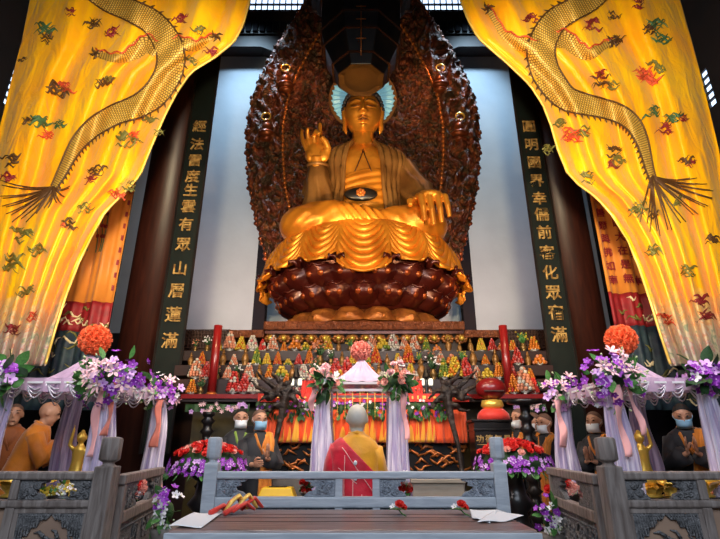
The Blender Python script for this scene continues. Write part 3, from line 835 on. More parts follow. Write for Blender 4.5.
# head
def head():
    HC = V0(0, 10.78, 9.76); rot = Matrix.Rotation(R(15), 3, 'X')
    def surf(x, z, n=None): pass
    NU, NV = 140, 120
    def disp(x, z):
        ax = abs(x); d = 0
        d -= .055*g2(ax, z, .20, .10, .13, .07)
        d += .062*g2(ax, z, .205, .055, .125, .055)
        d -= .03*g2(ax, z, .20, -.01, .12, .018)
        d += .03*math.exp(-((z-(.20-.9*(ax-.18)**2))/.022)**2)*math.exp(-((ax-.2)/.15)**4)
        w = .048+.035*max(0, min(1, (.12-z)/.25))
        ramp = max(0, min(1, (.20-z)/.30)) if z > -.13 else max(0, 1-(-.13-z)/.035)
        d += (.03+.13*ramp)*math.exp(-(ax/w)**2)*(1 if z < .16 else max(0, 1-(z-.16)/.08))
        d += .055*g2(ax, z, .075, -.12, .04, .035)
        d += .055*g2(ax, z, 0, -.262, .13, .024)+.02*g2(ax, z, .05, -.25, .04, .018)
        d += .062*g2(ax, z, 0, -.335, .10, .028)
        d -= .035*g2(ax, z, 0, -.298, .15, .010)
        d -= .03*g2(ax, z, 0, -.39, .10, .022)-.055*g2(ax, z, 0, -.49, .13, .07)
        d += .035*g2(ax, z, .29, -.16, .14, .16)
        d += .03*g2(ax, z, 0, .27, .03, .03)
        return d
    def hp(a, ph):
        # a: azimuth, 0 = front ; ph: 0 top .. pi bottom
        z = math.cos(ph); r = math.sin(ph)
        x = .50*r*math.sin(a); y = -.55*r*math.cos(a); zz = .66*z
        if zz < 0: k = 1-.16*(zz/-.66)**1.5*1.2; x *= k; y *= (1-.10*(zz/-.66)**2)
        sq = abs(z)**3
        f = max(0, math.cos(a))
        if f > 0 and r > .05: y -= disp(x, zz)*f**.7
        return Vector((x, y, zz))
    m = MB(); vs = []; fs = []
    for j in range(1, NV):
        for i in range(NU):
            # denser at the front
            q = i/NU*2-1; a = PI*(.55*q+.45*q**3)
            vs.append(hp(a, PI*j/NV))
    for j in range(NV-2):
        for i in range(NU):
            i2 = (i+1) % NU; fs.append((j*NU+i, j*NU+i2, (j+1)*NU+i2, (j+1)*NU+i))
    fs.append(tuple(range(NU))); fs.append(tuple(reversed(range((NV-2)*NU, (NV-1)*NU))))
    vs = [HC+rot@v for v in vs]
    m.add(vs, fs)
    h = m.build('head', M['gold'], bt)
    def T(x, y, z): return HC+rot@Vector((x, y, z))
    def onface(x, z, off=.012):
        zz = z/.66; r = math.sqrt(max(0, 1-zz*zz)); k = 1-.16*max(0, -zz)**1.5*1.2 if zz < 0 else 1
        s_ = max(-1, min(1, x/(.5*r*k))); a = math.asin(s_)
        v = hp(a, math.acos(zz)); return HC+rot@(v+Vector((0, -off, 0)))
    for s in (-1, 1):
        MB().tube([onface(s*(.085+.24*q), .032+.018*math.sin(q*PI)*-1+.012*q, .006) for q in [i/8 for i in range(9)]], [.004, .009, .012, .013, .013, .013, .012, .009, .004], 6).build('eye_slit', M['lip'], bt)
        MB().tube([onface(s*(.06+.30*q), .165+.075*math.sin(q*PI*.85), .006) for q in [i/8 for i in range(9)]], [.005]+[.010]*7+[.004], 6).build('eyebrow', M['lip'], bt)
        # long lobed ears
        e = MB()
        e.tube([T(s*.47, -.02, .20), T(s*.525, 0, .12), T(s*.515, -.02, -.08), T(s*.49, -.05, -.25), T(s*.49, -.07, -.44), T(s*.465, -.08, -.56), T(s*.45, -.06, -.42), T(s*.455, -.04, -.2)],
               [.05, .065, .06, .055, .065, .055, .03, .03], 10)
        e.tube([T(s*.47, 0, .16), T(s*.475, -.03, 0), T(s*.475, -.03, -.16)], [.05, .07, .045], 8)
        e.build('ear', M['gold'], bt)
    MB().tube([onface(.15*(q*2-1), -.298-.008*math.cos(q*PI*2), .008) for q in [i/10 for i in range(11)]], [.003]+[.011]*9+[.003], 6).build('mouth_line', M['lip'], bt)
    MB().tube([onface(.13*(q*2-1), -.262+.010*math.cos((q*2-1)*PI)*1.0-.008, .0) for q in [i/10 for i in range(11)]], [.004]+[.017]*9+[.004], 6).build('upper_lip', M['darkgold'], bt)
    MB().tube([onface(.10*(q*2-1), -.340+.012*(q*2-1)**2, .0) for q in [i/10 for i in range(11)]], [.004]+[.018]*9+[.004], 6).build('lower_lip', M['darkgold'], bt)
    MB().sphere(onface(0, .27, .0), .03, 10, 6).build('forehead_jewel', M['petaltip'], bt)
    # snail-shell curls
    c = MB()
    c.sphere(T(0, .07, .12), .60, 24, 16, (.90, .95, .92))
    cr = MB()
    for j in range(14):
        ph = R(8+j*8.2); n = max(1, int(26*math.sin(ph)))
        for i in range(n):
            a = 2*PI*(i+.5*(j % 2))/n
            v = Vector((.545*math.sin(ph)*math.sin(a), -.575*math.sin(ph)*math.cos(a)+.05, .585*math.cos(ph)+.13))
            front = -v.y
            if v.z < .42-.0*front and front > .02: continue
            if v.z < -.2: continue
            cr.sphere(HC+rot@v, .058, 6, 5)
    for j in range(5):
        ph = R(15+j*17); n = max(1, int(12*math.sin(ph)))
        for i in range(n):
            a = 2*PI*(i+.5*(j % 2))/n
            cr.sphere(T(.25*math.sin(ph)*math.sin(a), .05-.25*math.sin(ph)*math.cos(a), .62+.22*math.cos(ph)), .055, 6, 5)
    c2 = MB(); c2.sphere(T(0, .13, .17), .58, 24, 16, (.88, .80, .93)); c2.sphere(T(0, .05, .62), .25, 16, 10)
    c2.build('hair_cap', M['hair'], bt); cr.build('hair_curls', M['hair'], bt)
head()
# outer robe: wraps the back and both shoulders, opens over the chest in parallel folds
def robe():
    OPL = [(6.4, .52), (7.2, .46), (8.2, .44), (8.8, .36), (9.05, .26), (9.2, .22)]
    def fn(u, v):
        z = lerp(6.35, 9.14, v)
        op = interp(OPL, z); rx = interp(RXs, z)+.09
        s_ = min(.98, op/rx); a0 = math.acos(s_**(1/.85))       # opening edge angle from +x
        # from right edge (angle -a0) through back to left edge
        aa = lerp(-a0, PI+a0, u)
        d = min(u, 1-u)*(PI+2*a0)
        f = .045*math.cos(d*30+.8*math.sin(z*2.2))*math.exp(-d*.45)+.025*math.sin(d*55+z*3)*math.exp(-d*.8)
        if d < .05: f += .05
        return tors(aa, z, .10+f)
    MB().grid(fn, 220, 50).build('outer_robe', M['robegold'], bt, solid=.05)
    # collar roll along both opening edges
    for s in (-1, 1):
        pts = []
        for i in range(20):
            z = lerp(6.5, 9.15, i/19); op = interp(OPL, z); rx = interp(RXs, z)+.1
            a0 = math.acos(min(.98, op/rx)**(1/.85)); q = tors(-a0, z, .17); q.x *= s; pts.append(q)
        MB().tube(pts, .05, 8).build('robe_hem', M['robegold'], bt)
    # inner garment crossing the belly
    def fi(u, v):
        x = lerp(-.5, .5, u); zt_ = 7.72+.28*(u)+.06*math.sin(u*PI); z = lerp(6.5, zt_, v)
        rx = interp(RXs, z); a = -math.acos(max(-1, min(1, math.copysign((abs(x)/rx)**(1/.85), x))))
        return tors(a, z, .045+.013*math.sin((z-.45*u)*26+3*u*u)*(1 if v < .97 else 2))
    MB().grid(fi, 30, 60).build('inner_garment', M['goldlap'], bt, solid=.02)
    pd = MB()
    for x1 in (-.2, .2):
        pts = []
        for i in range(12):
            q = i/11; z = lerp(8.72, 7.86, q); x = x1*q**1.4; rx = interp(RXs, z)
            a = -math.acos(math.copysign((abs(x)/rx)**(1/.85), x)); p_ = tors(a, z, .04); p_.y -= .04*g2(x, z, .24*(1 if x > 0 else -1), 8.3, .3, .3); pts.append(p_)
        pd.tube(pts, .013, 6)
    pd.build('chest_cord', M['lip'], bt)
    # black oval medallion with a gold lotus
    c = V(-.06, 10.16, 6.98)
    md = MB().sphere(c, .40, 28, 16, (1, .22, .46)).build('belly_medallion', M['black'], bt)
    f = MB()
    for k in range(7):
        a = k*2*PI/7; f.sphere(c+Vector((.07*math.cos(a), -.095, .065*math.sin(a))), .05, 8, 6, (1, .5, 1))
    f.sphere(c+Vector((0, -.1, 0)), .045, 8, 6); f.build('medallion_lotus', M['petaltip'], bt)
    # sleeves
    fl = lambda a, t: 1+.10*math.sin(a*7+t*5)+.05*math.sin(a*13+t*9)
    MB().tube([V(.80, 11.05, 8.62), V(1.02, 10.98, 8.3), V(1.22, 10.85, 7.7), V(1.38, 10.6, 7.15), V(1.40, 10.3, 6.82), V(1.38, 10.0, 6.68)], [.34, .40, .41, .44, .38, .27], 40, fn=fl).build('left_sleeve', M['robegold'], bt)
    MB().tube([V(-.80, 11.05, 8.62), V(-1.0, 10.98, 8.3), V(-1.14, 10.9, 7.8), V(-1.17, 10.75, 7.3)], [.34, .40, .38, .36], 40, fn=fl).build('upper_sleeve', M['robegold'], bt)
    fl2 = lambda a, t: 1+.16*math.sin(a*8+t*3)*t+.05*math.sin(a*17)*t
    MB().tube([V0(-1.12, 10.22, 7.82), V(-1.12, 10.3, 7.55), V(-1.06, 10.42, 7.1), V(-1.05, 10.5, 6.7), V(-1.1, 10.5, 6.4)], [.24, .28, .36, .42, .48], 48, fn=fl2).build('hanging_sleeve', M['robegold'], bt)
    MB().tube([V0(-1.12+.235*math.cos(a*PI/12), 10.21+.215*math.sin(a*PI/12), 7.80+.06*math.sin(a*PI/12)) for a in range(25)], .045, 8).build('sleeve_cuff', M['robegold'], bt)
robe()
# crossed legs
b = MB()
b.sphere(V(-1.22, 10.25, 6.14), 1, 24, 16, (.76, .72, .50)); b.sphere(V(1.22, 10.25, 6.14), 1, 24, 16, (.76, .72, .50))
b.tube([V(-1.25, 10.15, 6.25), V(-.6, 9.85, 6.2), V(.1, 9.8, 6.05), V(.5, 9.85, 5.95)], [.46, .42, .36, .30], 20)
b.tube([V(1.25, 10.2, 6.2), V(.7, 9.95, 6.1), V(.1, 9.95, 5.95), V(-.5, 10, 5.85)], [.46, .42, .36, .30], 20)
b.sphere(V(0, 10.7, 6.1), 1, 24, 16, (1.5, .95, .45))
b.sphere(V(0, 10.4, 5.75), 1, 24, 16, (1.75, .95, .32))
lap = remesh(b, 'crossed_legs', M['goldlap'], .05, 10, bt)
for v in lap.data.vertices:
    x, y, z = v.co
    k = math.exp(-((x+.05)/.38)**2)
    v.co.y += -.07*math.sin((x+ (z-6.1)*.7)*34)*k
    v.co.y += -.009*math.sin((z*1.0+.35*x*x)*20+x*2)*(1-k)
    v.co.z += .010*math.sin(x*7+z*6)
# skirt drapery over the lotus
SW = [(0, 13, 4.60), (24, 11, 4.90), (46, 11, 4.88), (66, 9, 4.80), (84, 9, 4.74), (103, 10, 4.62)]
SW = sorted([(s*c_, w, z) for c_, w, z in SW for s in (-1, 1) if not (c_ == 0 and s < 0)])
def swag(th):
    best = min(SW, key=lambda q: abs(th-q[0])/q[1]); s_ = (th-best[0])/best[1]
    return s_, best
def fsk(u, v):
    th = lerp(-106, 106, u); s_, (c_, w, zm) = swag(th); s2 = min(1.3, abs(s_))
    ztop = 5.98; zbot = zm+.22*min(1, s2**2.2)
    z = lerp(ztop, zbot, v); dn = ztop-z
    rad = 1.92+.52*min(1, dn/1.15)**.75
    if v > .9: rad += .05*(v-.9)*10
    q = dn+.5*min(1, s2*s2)
    f = .085*(abs(math.sin(PI*q/.19))**.55*2-1)*(1-min(1, s2)**3)*min(1, v*4)*(1 if dn > .2 else .6)
    f += .12*math.exp(-((s2-1)/.22)**2)*math.sin(v*3)-.03
    f += .025*math.sin(R(th)*14)*v
    a = R(th-90)
    return Vector(((rad+f)*1.0*math.cos(a), (rad+f)*.80*math.sin(a), z))
MB().grid(fsk, 460, 120).build('skirt_drapery', M['goldlap'], bt, solid=.05)

# ================================================================ LOTUS THRONE
lt = thing('lotus_throne', 'round two-tiered lotus throne of dark red petals under the golden statue', 'throne', (BX, CY, 0))
MB().lathe([(1.45, 4.05), (1.62, 4.15), (1.85, 4.5), (2.1, 4.95), (2.2, 5.2), (1.9, 5.6)], 64, sy=.80).build('throne_bowl', M['lacquer'], lt)
MB().lathe([(1.95, 3.55), (1.93, 3.62), (1.78, 3.78), (1.5, 4.0), (1.38, 4.1)], 64, sy=.80).build('lower_dome', M['darkgold'], lt)
def petal(W, H, bulge, curl, boss=True):
    m = MB(); m.cur = 0
    def fn(u, v):
        sh = (1-.25*(1-v)**2)*math.sqrt(max(0, 1-max(0, (v-.62)/.38)**2.4))
        if v > .6: sh = max(sh, .0)
        x = (u-.5)*W*sh
        s_ = (u-.5)*2
        z = v*H+(.06*H*math.cos(s_*PI*2)*(1-abs(s_)) if v > .5 else 0)*(v-.5)*2
        o = bulge*math.sin(PI*min(1, v*.9))*(1-.55*s_*s_)+curl*max(0, v-.72)/.28*.9
        o += .05*(g2(s_, v, -.45, .55, .33, .22)+g2(s_, v, .45, .55, .33, .22))
        o -= .15*s_**2
        return (x, -o, z)
    m.grid(fn, 20, 16)
    if boss:
        m.cur = 1
        for s in (-1, 1): m.sphere((s*W*.17, -bulge-.0, H*.60), W*.09, 12, 8, (1, .55, 1.05))
        m.cur = 0
        m.tube([Vector(fn(.04+.92*q, .93))+Vector((0, -.015, 0)) for q in [i/16 for i in range(17)]], .026, 6)
    return m
pm = petal(.70, .54, .16, .12).mesh('lotus_petal', [M['lacquer'], M['boss']]); pm.polygons.foreach_set('use_smooth', [True]*len(pm.polygons))
for row, (rx, z, tilt, off, n) in enumerate(((1.68, 4.10, 30, .0, 19), (1.92, 4.46, 24, .5, 19))):
    for k in range(n):
        a = R(-90)+2*PI*(k+off)/n
        if math.sin(a) > .55: continue
        nx, ny = math.cos(a), math.sin(a)/.80; L_ = math.hypot(nx, ny)
        rz = math.atan2(ny, nx)+PI/2
        o = part_from(pm, 'lotus_petal', lt, (rx*math.cos(a), rx*.80*math.sin(a), z), (0, 0, 0), (1.0, 1, 1))
        o.rotation_euler = (Matrix.Rotation(rz, 3, 'Z') @ Matrix.Rotation(R(tilt), 3, 'X')).to_euler()
        if row == 1: o.scale = (1.12, 1, 1.0)
pm2 = petal(.74, .62, .10, .10, False).mesh('inverted_petal', [M['darkgold']]); pm2.polygons.foreach_set('use_smooth', [True]*len(pm2.polygons))
for k in range(16):
    a = R(-90)+2*PI*(k+.5)/16
    if math.sin(a) > .5: continue
    nx, ny = math.cos(a), math.sin(a)/.80; rz = math.atan2(ny, nx)+PI/2
    o = part_from(pm2, 'inverted_petal', lt, (1.42*math.cos(a), 1.42*.80*math.sin(a), 4.12))
    o.rotation_euler = (Matrix.Rotation(rz, 3, 'Z') @ Matrix.Rotation(R(180-52), 3, 'X') @ Matrix.Rotation(PI, 3, 'Z')).to_euler()
# curled leaf tips along the upper rim
for k in (-94, -75, -56, -35, -13, 13, 35, 56, 75, 94):
    a = R(-90+k)
    x, y = 2.36*math.cos(a), 2.36*.8*math.sin(a); d = Vector((math.cos(a), math.sin(a), 0))
    for s in (-1, 1):
        ct = MB(); tv = Vector((-math.sin(a), math.cos(a), 0))*s
        p0 = Vector((x, y, 4.84))
        ct.tube([p0, p0+d*.10+tv*.06+Vector((0, 0, .12)), p0+d*.16+tv*.15+Vector((0, 0, .12)), p0+d*.15+tv*.18+Vector((0, 0, .03))], [.045, .05, .04, .012], 7)
        ct.build('curled_leaf_tip', M['lacquer'], lt)

# ================================================================ PLINTH, TIERS AND TABLES
PF = 8.95
zs1, zs0 = P(0, 321, PF).z, P(0, 329.5, PF).z
pl = thing('altar_plinth', 'carved red-brown plinth slab carrying the lotus throne', 'plinth', (BX, 0, 0))
xa = P(465, 325, PF).x-BX
MB().box(-xa, xa, PF, 12.6, zs0, zs1-.0).build('carved_slab', M['carved_brown'], pl, smooth=False, bevel=.02)
xb = P(500, 332, PF+.1).x-BX
for s in (-1, 1):
    MB().box(min(s*xa, s*xb), max(s*xa, s*xb), PF+.1, 12.5, zs0-.13, zs0+.02).build('side_slab', M['carved_brown'], pl, smooth=False, bevel=.015)
MB().box(-xa+.06, xa-.06, PF+.25, 12.5, 0, zs0-.002).build('plinth_body', M['blackmatte'], pl, smooth=False)
MB().box(-xa+.02, xa-.02, PF+.08, PF+.25, zs0-.06, zs0-.004).build('cornice', M['lacquer'], pl, smooth=False)
zr = P(0, 338.5, PF+.15).z
ro = MB(); ro.cur = 0
for k in range(8):
    a = k*PI/4; ro.sphere((.075*math.cos(a), 0, .055*math.sin(a)), .04, 8, 6, (1.1, .6, .8))
ro.cur = 1; ro.sphere((0, -.05, 0), .05, 10, 8)
rome = ro.mesh('rosette', [M['darkgold'], M['brightgold']]); rome.polygons.foreach_set('use_smooth', [True]*len(rome.polygons))
for k in range(15): part_from(rome, 'lotus_rosette', pl, (P(270+k*13.7, 338, PF+.1).x-BX, PF+.17, zr), (0, 0, 0), 1.15)
for s, xa_, xb_ in ((-1, 183, 230), (1, 503, 546)):
    x0, x1 = P(xa_, 336, 9.3).x, P(xb_, 336, 9.3).x; z1 = P(0, 330, 9.3).z; z0 = P(0, 348, 9.3).z
    t = thing('lattice_screen', 'dark wooden lattice screen at the %s end above the offerings' % ('left' if s < 0 else 'right'), 'screen', ((x0+x1)/2, 9.3, 0))
    w = (x1-x0)/2; m = MB(); n = 15
    for k in range(n+1): x = lerp(-w, w, k/n); m.box(x-.008, x+.008, -.02, .02, z0, z1)
    for k in range(6): z = lerp(z0, z1, k/5); m.box(-w, w, -.022, .018, z-.008, z+.008)
    m.build('lattice', M['lattice'], t, smooth=False)
    MB().box(-w, w, .06, .12, 0, z1).build('screen_board', M['lattice'], t, smooth=False)
# tiers
TY = [7.12, 7.5, 7.88, 8.26]; TPY = [396, 381, 367, 353]
TZ = [P(0, py, y).z for y, py in zip(TY, TPY)]
tb = thing('offering_table', 'long stepped offering table with a bright red front edge under the statue', 'table', (0, 0, 0))
X0, X1 = P(182, 398, 7).x, P(546, 398, 7).x
m = MB()
for i in range(4):
    y0 = TY[i]-.19 if i else 6.98; y1 = TY[i]+.19 if i < 3 else 8.75
    e0, e1 = (X0, X1) if i == 0 else (P(183, TPY[i], TY[i]).x-.06, P(547, TPY[i], TY[i]).x+.02)
    m.box(e0, e1, y0, y1, TZ[i]-.16 if i else TZ[0]-.09, TZ[i])
m.box(X0+.05, X1-.05, 7.3, 8.75, TZ[0]-.1, TZ[1]-.02).box(X0+.05, X1-.05, 7.75, 8.75, TZ[1]-.1, TZ[2]-.02).box(X0+.05, X1-.05, 8.15, 8.75, TZ[2]-.1, TZ[3]-.02)
m.build('stepped_shelves', M['darkred'] if 'darkred' in M else M.setdefault('darkred', mat('shelf_dark_red', (.022, .004, .004), .5, 0, (.012, .003, .003), 3)), tb, smooth=False)
MB().box(X0, X1, 6.95, 6.98, TZ[0]-.05, TZ[0]+.01).build('red_front_edge', M['red'], tb, smooth=False)
MB().box(X0+.1, X1-.1, 7.25, 8.6, 0, TZ[0]-.092).build('table_cabinet', M['olive'], tb, smooth=False)
xc0, xc1 = P(258, 400, 6.93).x, P(469, 400, 6.93).x
MB().box(xc0, xc1, 6.91, 6.95, TZ[0]-.10, TZ[0]+.012).build('inscribed_red_strip', M['redcloth'], tb, smooth=False)
x = xc0+.05; rg = random.Random(5)
while x < xc1-.05:
    h = rg.uniform(.02, .05); MB().box(x, x+rg.uniform(.02, .05), 6.9, 6.908, TZ[0]-.04-h/2, TZ[0]-.04+h/2).build('gold_mark', M['threadgold'], tb, smooth=False); x += .075
# lower altar table with flame coloured frontal
za, zb2 = P(0, 414, 6.75).z, P(0, 443, 6.75).z
xl, xr = P(259, 430, 6.75).x, P(468, 430, 6.75).x
ft = thing('altar_table', 'dark gilt-carved altar table behind the kneeling monk in red', 'table', (0, 0, 0))
ft['label'] = 'dark gilt-carved altar table under the orange flame-patterned frontal cloth'
MB().box(xl+.03, xr-.03, 6.835, 6.9, za, za+.05).box(xl+.06, xr-.06, 6.86, 6.94, za-.02, za+.05).box(xl+.05, xr-.05, 6.9, 6.94, .95, za-.02).build('table_body', M['black'], ft, smooth=False)
m = MB(); rg = random.Random(8)
for k in range(60):
    x = lerp(xl+.1, xr-.1, rg.random()); z = rg.uniform(1.02, zb2+.02)
    m.tube([(x+i*.05*rg.uniform(.6, 1.2), 6.885-.012*(i % 2), z+.035*math.sin(i*1.5+k)) for i in range(5)], [.006, .018, .022, .016, .005], 5)
m.build('gilt_dragon_carving', M['petaltip'], ft)
for k in range(4):
    x = lerp(xl+.12, xr-.12, k/3); MB().lathe([(.07, 0), (.07, .2), (.04, .3), (.06, .6), (.04, .8), (.07, .95)], 12, (x, 6.9, 0)).build('leg', M['black'], ft)
fc = thing('frontal_cloth', 'orange-red frontal cloth with yellow flame pleats hanging from the altar table', 'cloth', (0, 0, 0))
pf = lambda x: .022*math.sin(x*42)+.012*math.sin(x*97+1)
MB().grid(lambda u, v: (lerp(xl, xr, u), 6.80-pf(lerp(xl, xr, u))*(.3+.7*v), lerp(za+.06, zb2, v)), 400, 6).build('orange_cloth', M['orangecloth'], fc, solid=.008)
m = MB(); rg = random.Random(4); x = xl+.3
while x < xr-.45:
    w = rg.uniform(.022, .055); h = rg.uniform(.5, .98)
    if not (-.25 < x < .1 and False):
        xx = x
        MB().grid(lambda u, v: (xx+(u-.5)*2*w*(1-v)**.6+.03*math.sin(v*2)*.5, 6.80-pf(xx+(u-.5)*2*w*(1-v))*(.3+.7*(1-v*h))-.016, lerp(zb2+.01, za+.02, v*h)), 6, 8).build('flame_pleat', M['yellowcloth'], fc, solid=.004)
    x += rg.uniform(.05, .15)
m = MB(); m.box(xl-.01, xl+.28, 6.745, 6.765, zb2-.0, za+.06); m.box(xr-.42, xr+.01, 6.745, 6.765, zb2, za+.06)
# stone base behind the centre rail
o = MB().box(P(262, 480, 6.4).x, P(462, 480, 6.4).x, 6.22, 6.40, 0, P(0, 473, 6.3).z).build('stone_base', M['stone'], smooth=False, bevel=.02)
tag(o, 'grey-brown stone base block running in front of the altar table', 'base')
for s, px in ((-1, 215.5), (1, 505.5)):
    x = P(px, 360, 7.25).x
    t = thing('red_pillar', 'slim red lacquered pillar at the %s of the stepped offering table' % ('left' if s < 0 else 'right'), 'pillar', (x, 6.98+.22, TZ[0]))
    t.location.y = 7.215
    MB().lathe([(.062, 0), (.062, P(0, 327, 7.3).z-TZ[0])], 20).build('pillar_shaft', M['red'], t)
    MB().lathe([(.085, 0), (.085, .03), (.066, .06)], 20).build('pillar_base', M['petaltip'], t)
# ================================================================ OFFERINGS ON THE TIERS
FR = {'orange': mat('fruit_orange', (0.495, 0.143, 0.011), .4), 'red': mat('fruit_red', (0.396, 0.022, 0.017), .35), 'yellow': mat('fruit_yellow', (0.495, 0.341, 0.028), .4),
      'green': mat('fruit_green', (0.110, 0.176, 0.022), .4), 'white': mat('bun_white', (0.451, 0.418, 0.363), .6), 'pink': mat('cake_pink', (0.468, 0.138, 0.138), .5),
      'brown': mat('gilt_brown', (0.248, 0.121, 0.033), .4, .4), 'salmon': mat('fruit_salmon', (0.484, 0.187, 0.110), .5)}
M['dish'] = mat('white_dish', (.78, .74, .68), .3)
M['bronze'] = mat('bronze_urn', (.20, .12, .04), .35, .7)
def park(o): o.location = (0, -200, 0)
def fruit_pile(c2, seed, r0=.085, h=.30, rb=.026):
    m = MB(); rg = random.Random(seed); z = .075
    while z < h+.05:
        q = (z-.075)/(h); r = r0*(1-q)**.85
        n = max(1, int(2*PI*r/(rb*1.9)))
        for i in range(n):
            m.cur = 1 if rg.random() < .22 else 0
            a = 2*PI*(i+.5*(int(z/.04) % 2))/n
            m.sphere((r*math.cos(a) if n > 1 else 0, r*math.sin(a) if n > 1 else 0, z), rb, 6, 5)
        z += rb*1.55
    me = m.mesh('fruit_pile_'+c2[0], [FR[c2[0]], FR[c2[1]]]); me.polygons.foreach_set('use_smooth', [True]*len(me.polygons)); return me
def smooth_mesh(m, name, mats):
    me = m.mesh(name, mats); me.polygons.foreach_set('use_smooth', [True]*len(me.polygons)); return me
dish = smooth_mesh(MB().lathe([(.045, 0), (.05, .008), (.018, .02), (.018, .035), (.075, .05), (.088, .07), (.07, .062), (0.01, .055)], 16), 'footed_dish', [M['dish']])
KINDS = []      # (look, name, category, builder(root))
def reg(look, name, catg, parts): KINDS.append((look, name, catg, parts))
for i, (a, b_, look) in enumerate([('orange', 'yellow', 'tall orange fruit pyramid'), ('red', 'pink', 'tall red fruit pyramid'), ('yellow', 'orange', 'tall yellow fruit pyramid'),
                            ('green', 'yellow', 'tall green fruit pyramid'), ('white', 'pink', 'tall cream-white bun pyramid'), ('salmon', 'white', 'tall salmon fruit pyramid'),
                            ('red', 'white', 'red and white banded fruit pyramid'), ('orange', 'red', 'dark orange fruit pyramid')]):
    reg(look, 'fruit_pyramid', 'offering', [('footed_dish', dish), ('fruit_pile', fruit_pile((a, b_), i, .08+.008*(i % 3), .26+.02*(i % 4)))])
reg('low heap of orange fruit', 'fruit_heap', 'offering', [('footed_dish', dish), ('fruit_pile', fruit_pile(('orange', 'salmon'), 21, .09, .14, .034))])
reg('low heap of yellow fruit', 'fruit_heap', 'offering', [('footed_dish', dish), ('fruit_pile', fruit_pile(('yellow', 'green'), 22, .09, .14, .036))])
vase = smooth_mesh(MB().lathe([(.04, 0), (.05, .01), (.03, .03), (.055, .08), (.06, .11), (.03, .15), (.035, .17)], 16), 'vase_body', [M['bronze']])
m = MB(); rg = random.Random(2)
m.cur = 1
for k in range(26): m.tube([(0, 0, .15), (rg.uniform(-.05, .05), rg.uniform(-.05, .05), .24), (rg.uniform(-.1, .1), rg.uniform(-.08, .08), rg.uniform(.22, .36))], [.006, .014, .003], 4)
m.cur = 0
for k in range(16): m.sphere((rg.uniform(-.09, .09), rg.uniform(-.07, .07), rg.uniform(.22, .36)), .017, 6, 4)
fl1 = smooth_mesh(m, 'flower_spray', [FR['salmon'], M['darkleaf']]); fl2 = smooth_mesh(m, 'flower_spray', [M['orchidwhite'], M['darkleaf']]); fl3 = smooth_mesh(m, 'flower_spray', [FR['yellow'], M['leaf']])
for look, f_ in (('bronze vase of salmon flowers', fl1), ('bronze vase of white flowers', fl2), ('bronze vase of yellow flowers', fl3)):
    reg(look, 'flower_vase', 'vase', [('vase_body', vase), ('flower_spray', f_)])
fig = MB(); fig.lathe([(.05, 0), (.055, .02), (.04, .05), (.06, .10), (.065, .14), (.045, .2), (.025, .23)], 12); fig.sphere((0, 0, .255), .032, 8, 6); fig.lathe([(.03, .275), (.02, .30), (.004, .33)], 8)
reg('gilt crowned figure', 'offering_figure', 'figurine', [('figure_body', smooth_mesh(fig, 'figure_body', [FR['brown']]))])
roots = []
for i, (look, nm, cg, pts) in enumerate(KINDS): pass
RG = random.Random(31)
TN = ['lowest', 'second', 'third', 'top']
ORD = ['first', 'second', 'third', 'fourth', 'fifth', 'sixth', 'seventh', 'eighth', 'ninth', 'tenth', 'eleventh', 'twelfth', 'thirteenth', 'fourteenth', 'fifteenth', 'sixteenth', 'seventeenth', 'eighteenth', 'nineteenth', 'twentieth', 'twenty-first', 'twenty-second', 'twenty-third', 'twenty-fourth', 'twenty-fifth', 'twenty-sixth', 'twenty-seventh', 'twenty-eighth', 'twenty-ninth', 'thirtieth']
def landmark(px):
    if px < 215: return 'outside the left pillar'
    if px < 262: return 'above the left root'
    if px < 325: return 'left of the canopy'
    if px < 395: return 'behind the canopy'
    if px < 455: return 'right of the canopy'
    if px < 500: return 'above the wooden fish'
    return 'outside the right pillar'
FORCE = {(0, 196): 0, (0, 205): 4, (0, 233): 6, (1, 288): 0, (2, 297): 5, (2, 270): 2, (1, 309): 2, (2, 320): 0}
for row in range(4):
    px = 190+(row % 2)*5; k = 0; seq = []
    while px < 541:
        seq.append(px); px += 10.9+RG.uniform(-.7, .7)
    cnt = {}
    for px in seq:
        x = P(px, TPY[row], TY[row]).x
        if row == 0 and (abs(px-215) < 8 or abs(px-505) < 8 or 255 < px < 282 or 436 < px < 474): continue
        y = TY[row]+RG.uniform(-.03, .03)
        ki = RG.choice([0, 0, 1, 1, 2, 3, 4, 5, 6, 7, 7, 8, 9, 10, 10, 11, 12, 13, 13, 13, 5])
        look, nm, cg, parts = KINDS[ki]
        r = thing(nm, None, cg, (x, y, TZ[row]), RG.uniform(0, 6), {'offering': 'fruit offerings on the tiers', 'vase': 'flower vases on the tiers', 'figurine': 'gilt figures on the tiers'}[cg])
        sc = RG.choice([RG.uniform(.62, .8), RG.uniform(.8, 1.12)])*(1.12 if row == 0 else 1.0); r.scale = (sc, sc, sc)
        for pn, me in parts: part_from(me, pn, r)
        lk = landmark(px); key = (look, lk, row); cnt.setdefault(key, []).append(r)
    for (look, lk, rw), rs in cnt.items():
        for i, r in enumerate(rs):
            r['label'] = look+' on '+TN[rw]+' tier '+lk+('' if len(rs) == 1 else ', '+ORD[i]+' from left')
# glowing white twin lamps
for px, py, side in ((296.5, 385, 'left'), (426, 386, 'right')):
    Y = 7.12; x = P(px, py, Y).x; z = TZ[0]
    t = thing('altar_lamp', 'black altar lamp with two lit white glasses, %s of the centre canopy' % side, 'lamp', (x, 6.99+.06, z), group='twin altar lamps')
    MB().lathe([(.07, 0), (.08, .01), (.03, .03), (.02, .12), (.03, .2), (.015, .24)], 14).box(-.09, .09, -.015, .015, .12, .14).lathe([(.05, .24), (.06, .26), (.004, .42)], 10).build('lamp_stand', M['black'], t, smooth='auto')
    for s in (-1, 1): MB().lathe([(.028, .14), (.034, .17), (.034, .21), (.026, .235)], 12, (s*.06, 0, 0)).build('lamp_glass', M['bulbw'], t)
